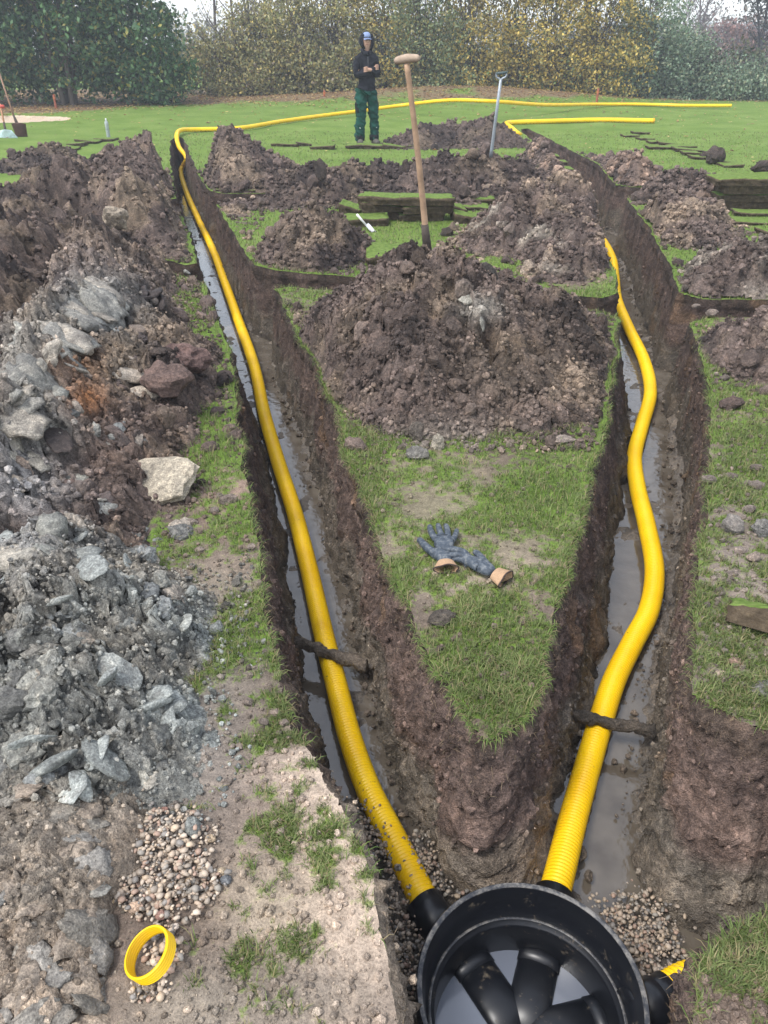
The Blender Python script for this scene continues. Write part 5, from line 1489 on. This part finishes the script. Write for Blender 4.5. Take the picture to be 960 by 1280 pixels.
# ------------------------------------------------------------------ the person
def person():
    fx, fy, _ = G(459, 181)
    root = thing('person', 'person in black hooded jacket and green work trousers, arms folded, blue cap under the hood', 'person', (fx, fy, 0))
    O = arr(fx, fy, 0)
    M_SK = plain('skin', (.50, .30, .22), .6, .3, nscale=20, var=.08)
    M_JK = plain('black_fabric', (.012, .013, .018), .85, .2, nscale=12, var=.35, bumpd=.006)
    M_TR = plain('green_fabric', (.006, .055, .04), .85, .2, nscale=10, var=.35, bumpd=.008)
    M_PK = plain('black_pocket', (.010, .013, .014), .85, .2)
    M_CAP = plain('blue_cap', (.20, .26, .42), .8, .2, nscale=30, var=.2)
    M_SH = plain('boot', (.09, .085, .07), .8, .2)
    yaw = R(16); Rz = np.array([[math.cos(yaw), -math.sin(yaw), 0], [math.sin(yaw), math.cos(yaw), 0], [0, 0, 1]])
    def W(p): return tuple(Rz@arr(*p)+O)
    # body: one continuous surface
    J = {'pelvis': (0, 0, .95, (.11, .08)), 'waist': (0, 0, 1.08, (.10, .075)), 'chest': (0, 0, 1.28, (.12, .085)), 'neck0': (0, .0, 1.44, .06), 'neck1': (0, -.005, 1.51, .056),
         'jaw': (.0, -.035, 1.595, .078), 'brow': (.0, -.022, 1.675, .098), 'crown': (0, -.005, 1.735, .075),
         'hl': (-.095, 0, .88, .07), 'kl': (-.115, -.02, .50, .05), 'al': (-.13, .01, .10, .042), 'tl': (-.15, -.13, .045, .035),
         'hr': (.095, 0, .88, .07), 'kr': (.12, -.02, .50, .05), 'ar': (.14, .01, .10, .042), 'tr': (.18, -.13, .045, .035),
         'sl': (-.125, 0, 1.38, .045), 'el': (-.19, -.03, 1.15, .034), 'wl': (.02, -.185, 1.19, .027), 'ml': (.085, -.20, 1.235, (.034, .022)), 'gl': (.135, -.185, 1.27, (.028, .016)),
         'sr': (.125, 0, 1.38, .045), 'er': (.19, -.03, 1.15, .034), 'wr': (.04, -.225, 1.215, .027), 'mr': (-.03, -.235, 1.225, (.034, .022)), 'gr': (-.085, -.215, 1.215, (.028, .016))}
    names = list(J); E = [('pelvis','waist'),('waist','chest'),('chest','neck0'),('neck0','neck1'),('neck1','jaw'),('jaw','brow'),('brow','crown'),('pelvis','hl'),('hl','kl'),('kl','al'),('al','tl'),('pelvis','hr'),('hr','kr'),('kr','ar'),('ar','tr'),
        ('chest','sl'),('sl','el'),('el','wl'),('wl','ml'),('ml','gl'),('chest','sr'),('sr','er'),('er','wr'),('wr','mr'),('mr','gr')]
    skin_body('body', [W(J[n][:3]) for n in names], [(names.index(a), names.index(b)) for a, b in E], [J[n][3] for n in names], M_SK, 0, 2, root)
    def chain(name, pts, mat, root_i=0, edges=None, sub=2, folds=0.0):
        e = edges or [(i, i+1) for i in range(len(pts)-1)]
        o = skin_body(name, [W(p[:3]) for p in pts], e, [p[3] for p in pts], mat, root_i, sub + (folds > 0), root)
        if folds:
            me = o.data; n = len(me.vertices); V = np.empty(n*3); me.vertices.foreach_get('co', V); V = V.reshape(-1, 3)
            N = np.empty(n*3); me.vertices.foreach_get('normal', N); N = N.reshape(-1, 3)
            q = (V-O)*np.array([7, 7, 17])+np.stack([(V[:, 2])*6, 0*V[:, 0], V[:, 0]*9], 1)
            V += N*((np.abs(perlin(q, 31))-.2)*folds+fbm(V*9, 2, 32)*folds*.5)[:, None]
            me.vertices.foreach_set('co', V.ravel().astype(np.float32)); me.update()
        return o
    # jacket: torso and both sleeves in one skin
    pts = [(0, 0, .85, (.185, .15)), (0, 0, 1.08, (.16, .13)), (0, 0, 1.28, (.165, .125)), (0, .0, 1.41, (.12, .10)), (0, .01, 1.52, (.085, .09)),
        (-.15, 0, 1.375, .078), (-.205, -.03, 1.13, .068), (.0, -.18, 1.185, .060), (.05, -.195, 1.21, .05),
        (.15, 0, 1.375, .078), (.205, -.03, 1.13, .068), (.06, -.215, 1.205, .060), (.01, -.225, 1.22, .05)]
    chain('jacket', pts, M_JK, 1, [(0, 1), (1, 2), (2, 3), (3, 4), (3, 5), (5, 6), (6, 7), (7, 8), (3, 9), (9, 10), (10, 11), (11, 12)], folds=.03)
    V, F = tube([W((0, 0, .935)), W((0, 0, .96))], .16, 24); V = np.array(V); c = np.array(W((0, 0, 0)))
    V[:, 1] = c[1]+(V[:, 1]-c[1])*.78; mesh_np('jacket_hem', V, F, M_PK, None, True, root)
    # trousers
    pts = [(0, 0, 1.0, (.165, .125)), (-.095, 0, .84, .118), (-.115, -.02, .50, .098), (-.132, 0, .27, .092), (-.135, .005, .05, .088), (.095, 0, .84, .118), (.12, -.02, .50, .098), (.14, 0, .27, .092), (.145, .005, .05, .088)]
    chain('trousers', pts, M_TR, 0, [(0, 1), (1, 2), (2, 3), (3, 4), (0, 5), (5, 6), (6, 7), (7, 8)], folds=.045)
    for sx in (-1, 1):
        bm = bmesh.new(); bmesh.ops.create_cube(bm, size=1.0); bmesh.ops.bevel(bm, geom=bm.edges[:], offset=.12, segments=2, affect='EDGES')
        me = bpy.data.meshes.new('pocket'); bm.to_mesh(me); bm.free(); me.materials.append(M_PK)
        inst('pocket', me, W((sx*.178, .0, .60)), (0, sx*R(4), yaw), (.06, .15, .21), parent=root)
        V, F = tube([W((sx*.135, 0, .075)), W((sx*.135, 0, .17))], [.084, .088], 16); mesh_np('trouser_hem', V, F, M_PK, None, True, root)
        V, F = tube([W((sx*.14, -.085, .29)), W((sx*.165, -.085, .295))], .008, 6); mesh_np('reflective_tab', V, F, plain('white_tab', (.7, .7, .7)), None, True, root)
        chain('boot', [(sx*.135, .06, .05, .065), (sx*.14, -.02, .06, .065), (sx*.16, -.15, .045, .056), (sx*.17, -.20, .042, .046)], M_SH, 0)
    # hood: shell open at the face
    uu, vv = np.meshgrid(np.linspace(-.5, .5, 21), np.linspace(0, 1, 21), indexing='ij')
    def shell(sc, oy):
        th = uu*R(250); ph = vv*R(150)                      # round the head; down from the crown
        r = np.sin(ph)*.122*sc*(1+.35*np.clip(vv-.6, 0, 1)); x = r*np.sin(th); y = r*np.cos(th)*1.15+oy
        z = 1.665+np.cos(ph)*.125*sc
        return np.stack([x, y, z], -1).reshape(-1, 3)
    A, B = shell(1.0, .01), shell(.94, .01)
    Vv = np.array([W(p) for p in np.vstack([A, B])]); Fq = quads(21, 21); n = 441
    bd = [i*21 for i in range(21)]+[20*21+j for j in range(1, 21)]+[i*21+20 for i in range(19, -1, -1)]+[j for j in range(19, 0, -1)]
    side = [[bd[k], bd[(k+1) % len(bd)], bd[(k+1) % len(bd)]+n, bd[k]+n] for k in range(len(bd))]
    mesh_np('hood', Vv, np.vstack([Fq, Fq[:, ::-1]+n, side]), M_JK, None, True, root)
    aa = np.arange(25)/24*6.2832
    V, F = tube([W((math.sin(q)*.070, -.02-math.cos(q)*.080, 1.500+.035*math.cos(q)*-1)) for q in aa], .038, 10, False); mesh_np('hood_collar', V, F, M_JK, None, True, root)
    V, F = tube([W((-.078, -.075, 1.76)), W((-.098, -.075, 1.68)), W((-.092, -.085, 1.60)), W((-.06, -.10, 1.53))], .022, 8); mesh_np('hood_edge', V, F, M_JK, None, True, root)
    V, F = tube([W((.078, -.075, 1.76)), W((.098, -.075, 1.68)), W((.092, -.085, 1.60)), W((.06, -.10, 1.53))], .022, 8); mesh_np('hood_edge', V, F, M_JK, None, True, root)
    # cap with a brim, eyes, nose, mouth, drawstring
    V, F = lathe([(.001, .085), (.035, .08), (.062, .06), (.078, .03), (.082, .0), (.079, .0)], 20); V = V*arr(1, 1.15, 1)
    CAP = mesh_np('cap', np.array([W(p) for p in V+arr(0, -.030, 1.705)]), F, M_CAP, None, True, root)
    A2, B2 = np.meshgrid(np.linspace(-1, 1, 11), np.linspace(0, 1, 5), indexing='ij')
    br = np.stack([A2*.068, -.09-B2*.075*(1-.55*A2**2)+.02*A2**2*0, 1.703-.012*A2**2-B2*.02], -1).reshape(-1, 3)
    Fq = quads(11, 5); mesh_np('cap_brim', np.array([W(p) for p in np.vstack([br, br-arr(0, 0, .004)])]), np.vstack([Fq, Fq[:, ::-1]+55]), M_CAP, None, True, CAP)
    M_EYE = plain('eye', (.02, .015, .012)); M_LIP = plain('lip', (.35, .15, .12))
    for sx in (-1, 1):
        V, F = tube([W((sx*.042, -.104, 1.672)), W((sx*.017, -.113, 1.672))], .0095, 8); mesh_np('eye', V, F, M_EYE, None, True, root)
    V, F = tube([W((0, -.108, 1.668)), W((0, -.130, 1.640)), W((0, -.108, 1.634))], [.008, .014, .010], 8); mesh_np('nose', V, F, M_SK, None, True, root)
    V, F = tube([W((-.024, -.100, 1.603)), W((0, -.106, 1.602)), W((.024, -.100, 1.603))], .006, 6); mesh_np('mouth', V, F, M_LIP, None, True, root)
    V, F = tube([W((.0, -.105, 1.42)), W((0, -.118, 1.36)), W((0, -.12, 1.26))], .005, 6); mesh_np('zip', V, F, plain('grey_zip', (.12, .12, .13)), None, True, root)
    for k in range(4):   # fingers lying on the upper arms
        V, F = tube([W((.105, -.225+.0*k, 1.285-.021*k)), W((.14, -.222, 1.292-.021*k)), W((.168, -.20, 1.288-.02*k))], [.011, .010, .008], 8); mesh_np('finger', V, F, M_SK, None, True, root)
        V, F = tube([W((-.05, -.255, 1.262-.021*k)), W((-.085, -.252, 1.258-.021*k)), W((-.112, -.235, 1.25-.02*k))], [.011, .010, .008], 8); mesh_np('finger', V, F, M_SK, None, True, root)
person()

# ------------------------------------------------------------------ trees and shrubs
def leaf_cloud(centres, n, spread, size, cols, rg, clusters=True):
    """many small quads round cluster centres"""
    idx = rg.integers(0, len(centres), n)
    p = centres[idx]+rg.normal(0, 1, (n, 3))*spread[idx][:, None]*np.array([1, 1, .75])
    a = rg.normal(size=(n, 3)); a /= np.linalg.norm(a, axis=1)[:, None]
    b = rg.normal(size=(n, 3)); b -= a*np.sum(a*b, 1)[:, None]; b /= np.linalg.norm(b, axis=1)[:, None]
    s = size*rg.uniform(.6, 1.35, n)[:, None]
    V = np.stack([p-a*s*.5, p+b*s*.28, p+a*s*.5, p-b*s*.28], 1).reshape(-1, 3)
    F = np.arange(n*4).reshape(-1, 4)
    tone = rg.uniform(.75, 1.3, len(centres))[idx]
    w = rg.random(n); ci = (w[:, None] > np.cumsum(np.array([c[1] for c in cols]))[None, :-1]).sum(1)
    c = np.array([q[0] for q in cols])[ci]*tone[:, None]*rg.uniform(.75, 1.3, (n, 1))
    return V, F, np.repeat(np.clip(c, .005, .9), 4, 0)
def crown_points(blobs, n, rg):
    C, S_ = [], []
    wts = np.array([b[3]*b[4]*b[5] for b in blobs])**.8; wts /= wts.sum()
    for b, w in zip(blobs, wts):
        k = max(3, int(n*w)); d = rg.normal(size=(k, 3)); d /= np.linalg.norm(d, axis=1)[:, None]
        r = rg.uniform(.35, 1.0, k)**.6
        p = np.array(b[:3])+d*r[:, None]*np.array(b[3:6])*(1+.25*perlin(d*2.2+b[0], 5))[:, None]
        C.append(p)
    C = np.vstack(C); C[:, 2] = np.maximum(C[:, 2], .06)
    return C
def tree(name, label, cat, x, y, blobs, ncl, nleaf, cls, lsize, cols, stems=5, h=3.5, lean=.5, seed=1, twig=10, group=None, trad=.05, barkc=(.10, .085, .07), start_low=True):
    rg = np.random.default_rng(seed)
    root = thing(name, label, cat, (x, y, 0), group)
    parts = []; tips = []
    for k in range(stems):
        a = rg.uniform(0, 6.283); L = rg.uniform(.05, lean)
        bx, by = x+rg.normal(0, .12)*(stems > 1), y+rg.normal(0, .08)*(stems > 1)
        hh = h*rg.uniform(.75, 1.05)
        P = catmull([(bx, by, -.05), (bx+math.cos(a)*L*.2, by+math.sin(a)*L*.2, hh*.35), (bx+math.cos(a)*L*.6+rg.normal(0, .08), by+math.sin(a)*L*.6, hh*.7), (bx+math.cos(a)*L*1.2, by+math.sin(a)*L*1.2, hh)], .25)
        parts.append(tube(P, np.linspace(trad, trad*.22, len(P)), 6, False))
        for j in range(twig):
            i = rg.integers(int(len(P)*.25), len(P)-1); q = P[i]; aa = rg.uniform(0, 6.283); ll = rg.uniform(.4, 1.0)*h*.22
            e = q+np.array([math.cos(aa)*ll*.7, math.sin(aa)*ll*.7, ll*.8]); m_ = (q+e)/2+np.array([0, 0, -ll*.06])
            parts.append(tube(catmull([q, m_, e], .2), np.linspace(trad*.34, trad*.10, len(catmull([q, m_, e], .2))), 5, False)); tips.append(e)
            for _ in range(2):
                e2 = m_+np.array([rg.normal(0, .25), rg.normal(0, .25), rg.uniform(.1, .5)])*h*.12
                parts.append(tube([m_, (m_+e2)/2, e2], np.array([trad*.18, trad*.12, trad*.06]), 4, False)); tips.append(e2)
    V, F, _ = join_np(parts)
    mesh_np('trunk', V, F, M_BARK, np.tile(np.array(barkc), (len(V), 1))*(1+.3*perlin(V*3, 3))[:, None], True, root)
    if nleaf:
        C = crown_points(blobs, ncl, rg) if blobs else np.array(tips)
        if blobs and len(tips) and not start_low: C = np.vstack([C, np.array(tips)])
        V, F, Cc = leaf_cloud(C, nleaf, np.full(len(C), cls)*rg.uniform(.6, 1.3, len(C)), lsize, cols, rg)
        V[:, 2] = np.maximum(V[:, 2], .02)
        mesh_np('crown', V, F, M_LEAF, Cc, False, root)
    return root
EG = [((.045, .10, .04), .40), ((.075, .15, .058), .32), ((.13, .21, .09), .18), ((.28, .25, .07), .10)]
tree('evergreen_tree', 'huge dark green evergreen bush at the upper left, reaching down to the leaf litter', 'tree', -9.2, 25.5,
     [(-9.4, 26.0, 2.2, 3.2, 1.7, 2.3), (-11.6, 25.5, 2.6, 2.6, 1.6, 2.4), (-7.4, 25.7, 1.6, 1.7, 1.4, 1.7), (-9.6, 25.4, 4.0, 2.6, 1.6, 1.4), (-6.8, 25.9, .8, 1.2, 1.2, .9), (-8.2, 25.2, 3.2, 1.6, 1.3, 1.6)],
     1300, 62000, .19, .14, EG, 5, 4.2, 1.2, 3001, 8, trad=.09)
tree('evergreen_tree', 'yellowing green bush at the left edge beside the huge evergreen', 'tree', -13.6, 26.5,
     [(-13.8, 26.8, 2.2, 1.9, 1.5, 2.3), (-12.8, 26.2, 3.2, 1.3, 1.2, 1.6), (-15.5, 27.5, 2.5, 1.6, 1.5, 2.2)], 500, 20000, .18, .14, [((.10, .15, .04), .45), ((.24, .22, .06), .3), ((.04, .09, .03), .25)], 4, 4, .8, 3002, 8)
OL = [((.30, .27, .12), .4), ((.20, .21, .09), .35), ((.44, .35, .12), .15), ((.18, .14, .10), .10)]  # hedge palettes from here: leaf tones lightened to put haze into the colour
YL = [((.46, .35, .09), .42), ((.28, .25, .09), .30), ((.58, .42, .10), .14), ((.09, .12, .045), .14)]
GR = [((.12, .16, .08), .4), ((.18, .22, .10), .3), ((.32, .28, .11), .3)]
GB = [((.14, .20, .13), .45), ((.20, .26, .17), .35), ((.28, .29, .18), .20)]
hedge = [  # px, dist, width, height, palette, label
    (290, 29, 1.5, 1.7, OL, 'thin olive-brown shrub beside the huge evergreen, sky showing over it'),
    (335, 30, 1.4, 2.1, OL, 'sparse olive shrub with bare poles left of the person'),
    (380, 29, 1.4, 2.3, OL, 'brownish olive shrub left of the person, second from him'),
    (425, 29, 1.4, 2.7, OL, 'olive shrub directly behind the left shoulder side of the person'),
    (478, 29.5, 1.5, 3.0, YL, 'yellow-leaved shrub behind the gap between person and wooden spade'),
    (530, 28.8, 1.4, 2.7, GR, 'dark green shrub behind the wooden spade grip'),
    (585, 29, 1.5, 3.0, YL, 'yellow-green shrub left of the D-handled spade'),
    (640, 29.5, 1.5, 3.0, YL, 'yellow-leaved shrub right behind the D-handled spade'),
    (690, 29, 1.4, 2.7, YL, 'olive-yellow shrub above the far soil bank of the right trench'),
    (745, 28.6, 1.3, 3.0, YL, 'golden-leaved young tree above the right marker post'),
    (800, 29, 1.4, 2.2, GB, 'grey-green shrub right of the golden young tree'),
    (850, 30, 1.4, 1.5, GB, 'low grey-green shrub at the gap with the distant field'),
    (915, 29.5, 1.5, .75, GB, 'lowest green shrub on the right before the distant field'),
    (975, 29.5, 1.6, 1.0, GB, 'green shrub at the right edge of the lawn'),
]
for k, (px, d, w_, hh, pal, lab) in enumerate(hedge):
    x = (px-480)/FPX*(d*cP+.8)*1.0
    hh = hh*(1.22 if 400 < px < 820 else 1.05)
    tree('shrub', lab, 'shrub', x, d, [(x, d, hh*.55, w_, 1.0, hh*.62), (x+.3, d-.3, hh*.3, w_*.9, .9, hh*.4), (x-.3, d, hh*.9, w_*.7, .8, hh*.45)], 150, 9500 if hh > 1.3 else 5500, .24, .10, pal, 8, hh*1.35, 1.0, 3100+k, 14, group='shrubs and young trees of the hedge behind the lawn', trad=.035)
    if k in (3, 4, 5, 6, 7, 8):    # dark undergrowth at their feet
        pass
# undergrowth joining the hedge
rg = np.random.default_rng(77)
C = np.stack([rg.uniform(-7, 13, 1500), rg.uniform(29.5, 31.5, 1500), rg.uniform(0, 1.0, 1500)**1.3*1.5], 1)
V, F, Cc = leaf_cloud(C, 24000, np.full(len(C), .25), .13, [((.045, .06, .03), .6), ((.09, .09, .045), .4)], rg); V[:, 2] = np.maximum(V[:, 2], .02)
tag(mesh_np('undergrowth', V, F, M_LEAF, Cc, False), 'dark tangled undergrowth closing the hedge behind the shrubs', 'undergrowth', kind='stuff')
# bare pole trees rising over the hedge
poles = [(322, 31.5, 6.5, 'slim bare trunk leaning left over the sparse part of the hedge'), (342, 31, 7, 'slim bare trunk in the sparse gap, beside the leaning one'), (357, 32, 7, 'dark slender trunk right of the sparse gap'), (372, 31, 6.5, 'slender trunk left of the person above the hedge'),
    (275, 33, 7, 'bare tree at the right shoulder of the huge evergreen'), (300, 34, 7, 'bare thin tree in the sky gap right of the evergreen'), (505, 32, 7, 'trunk rising behind the wooden spade'), (560, 31, 6, 'branching trunk left of the grey spade'), (725, 30, 6, 'branching bare tree above the golden leaves'), (860, 38, 5.5, 'purple-grey bare tree at the edge of the open sky'), (835, 36, 6.5, 'hazy bare tree left of the open sky')]
for k, (px, d, hh, lab) in enumerate(poles):
    x = (px-480)/FPX*(d*cP+.8)
    bl = None; nl = 500
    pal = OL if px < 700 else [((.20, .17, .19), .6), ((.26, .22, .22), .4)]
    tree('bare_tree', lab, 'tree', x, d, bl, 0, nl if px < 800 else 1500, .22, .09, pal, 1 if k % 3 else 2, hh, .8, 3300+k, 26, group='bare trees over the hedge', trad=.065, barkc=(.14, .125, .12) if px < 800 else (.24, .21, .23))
# dark tree at the right edge, red shrub, distant field hedge
x = (945-480)/FPX*(34*cP+.8)
tree('dark_tree', 'dark sparse-leaved tree at the right edge against the sky', 'tree', x, 34, [(x, 34, 4.3, 2.6, 1.5, 1.7), (x+.8, 34, 3.0, 2.2, 1.3, 1.5)], 260, 7500, .2, .10, [((.07, .08, .08), .7), ((.12, .10, .09), .3)], 2, 5.0, 1.4, 3400, 26, trad=.07, barkc=(.09, .09, .10))
x = (920-480)/FPX*(60*cP)
tree('red_shrub', 'reddish brown leafy tree beyond the distant field', 'tree', x, 60, [(x, 60, 1.5, 3.2, 1.6, 1.5), (x+2.5, 60, 1.2, 2.5, 1.5, 1.2)], 200, 7000, .35, .22, [((.24, .13, .11), .7), ((.16, .11, .10), .3)], 3, 2.6, 1.5, 3401, 8, trad=.1)
rg = np.random.default_rng(78)
C = np.stack([rg.uniform(30, 140, 900), rg.uniform(148, 155, 900), rg.uniform(0, 4.2, 900)], 1)
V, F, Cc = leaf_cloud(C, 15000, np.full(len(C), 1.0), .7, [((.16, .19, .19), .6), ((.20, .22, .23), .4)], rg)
tag(mesh_np('distant_wood', V, F, M_LEAF, Cc, False), 'far-off line of trees on the horizon at the right', 'wood', kind='stuff')
C = np.stack([rg.uniform(-70, 30, 900), rg.uniform(60, 70, 900), rg.uniform(0, 1, 900)*3.0], 1)
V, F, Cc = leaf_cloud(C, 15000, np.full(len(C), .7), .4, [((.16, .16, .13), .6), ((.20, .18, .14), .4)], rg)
tag(mesh_np('distant_wood', V, F, M_LEAF, Cc, False), 'blurred woodland seen through the sparse part of the hedge', 'wood', kind='stuff')

# fallen leaves
def fallen(name, label, n, xr, yr, dens, size, seed):
    rg = np.random.default_rng(seed)
    x = rg.uniform(*xr, n); y = rg.uniform(*yr, n)
    m = (rg.random(n) < dens(x, y)) & (sdf(x, y) < -.05); x, y = x[m], y[m]; n = len(x)
    a = rg.uniform(0, 6.283, n); s = size*rg.uniform(.6, 1.3, n); z = ground_z(x, y)+.012
    ca, sa = np.cos(a)*s, np.sin(a)*s; tz = rg.uniform(-.01, .03, n)
    V = np.stack([np.stack([x-ca, y-sa, z], 1), np.stack([x+sa*.6, y-ca*.6, z+tz], 1), np.stack([x+ca, y+sa, z+.01], 1), np.stack([x-sa*.6, y+ca*.6, z+tz], 1)], 1).reshape(-1, 3)
    c = np.array([(.42, .27, .12), (.30, .16, .08), (.50, .38, .16), (.22, .13, .08)])[rg.integers(0, 4, n)]*rg.uniform(.7, 1.3, (n, 1))
    return tag(mesh_np(name, V, np.arange(4*n).reshape(-1, 4), M_LEAF, np.repeat(c, 4, 0), False), label, 'fallen leaves', kind='stuff')
fallen('fallen_leaves', 'tan fallen leaves thick along the foot of the hedge', 26000, (-16, 14), (20, 30.5), lambda x, y: np.clip(sstep(24.0, 27.0, y+np.clip(-x-5.5, 0, 4.5)*.75-np.clip(x-5, 0, 6)*.5)+.03, 0, 1), .045, 91)
fallen('fallen_leaves', 'single fallen leaves scattered over the mown lawn', 2600, (-14, 12), (12, 26), lambda x, y: np.full(x.shape, .25), .035, 92)

# ------------------------------------------------------------------ damp air
def haze():
    x0, x1, y0, y1, z0, z1 = -260, 260, -6, 240, -1.9, 16
    V = [(x, y, z) for x in (x0, x1) for y in (y0, y1) for z in (z0, z1)]
    F = [(0, 1, 3, 2), (4, 6, 7, 5), (0, 4, 5, 1), (2, 3, 7, 6), (0, 2, 6, 4), (1, 5, 7, 3)]
    me = bpy.data.meshes.new('haze'); me.from_pydata(V, [], F)
    m = bpy.data.materials.new('haze'); m.use_nodes = True; nt = m.node_tree; nt.nodes.clear()
    out = nt.nodes.new('ShaderNodeOutputMaterial'); v = nt.nodes.new('ShaderNodeVolumePrincipled')
    v.inputs['Color'].default_value = (.86, .92, 1.0, 1); v.inputs['Density'].default_value = .0034; v.inputs['Anisotropy'].default_value = .2
    nt.links.new(v.outputs[0], out.inputs['Volume']); me.materials.append(m)
    o = bpy.data.objects.new('haze', me); COL.objects.link(o); o['kind'] = 'stuff'
haze()
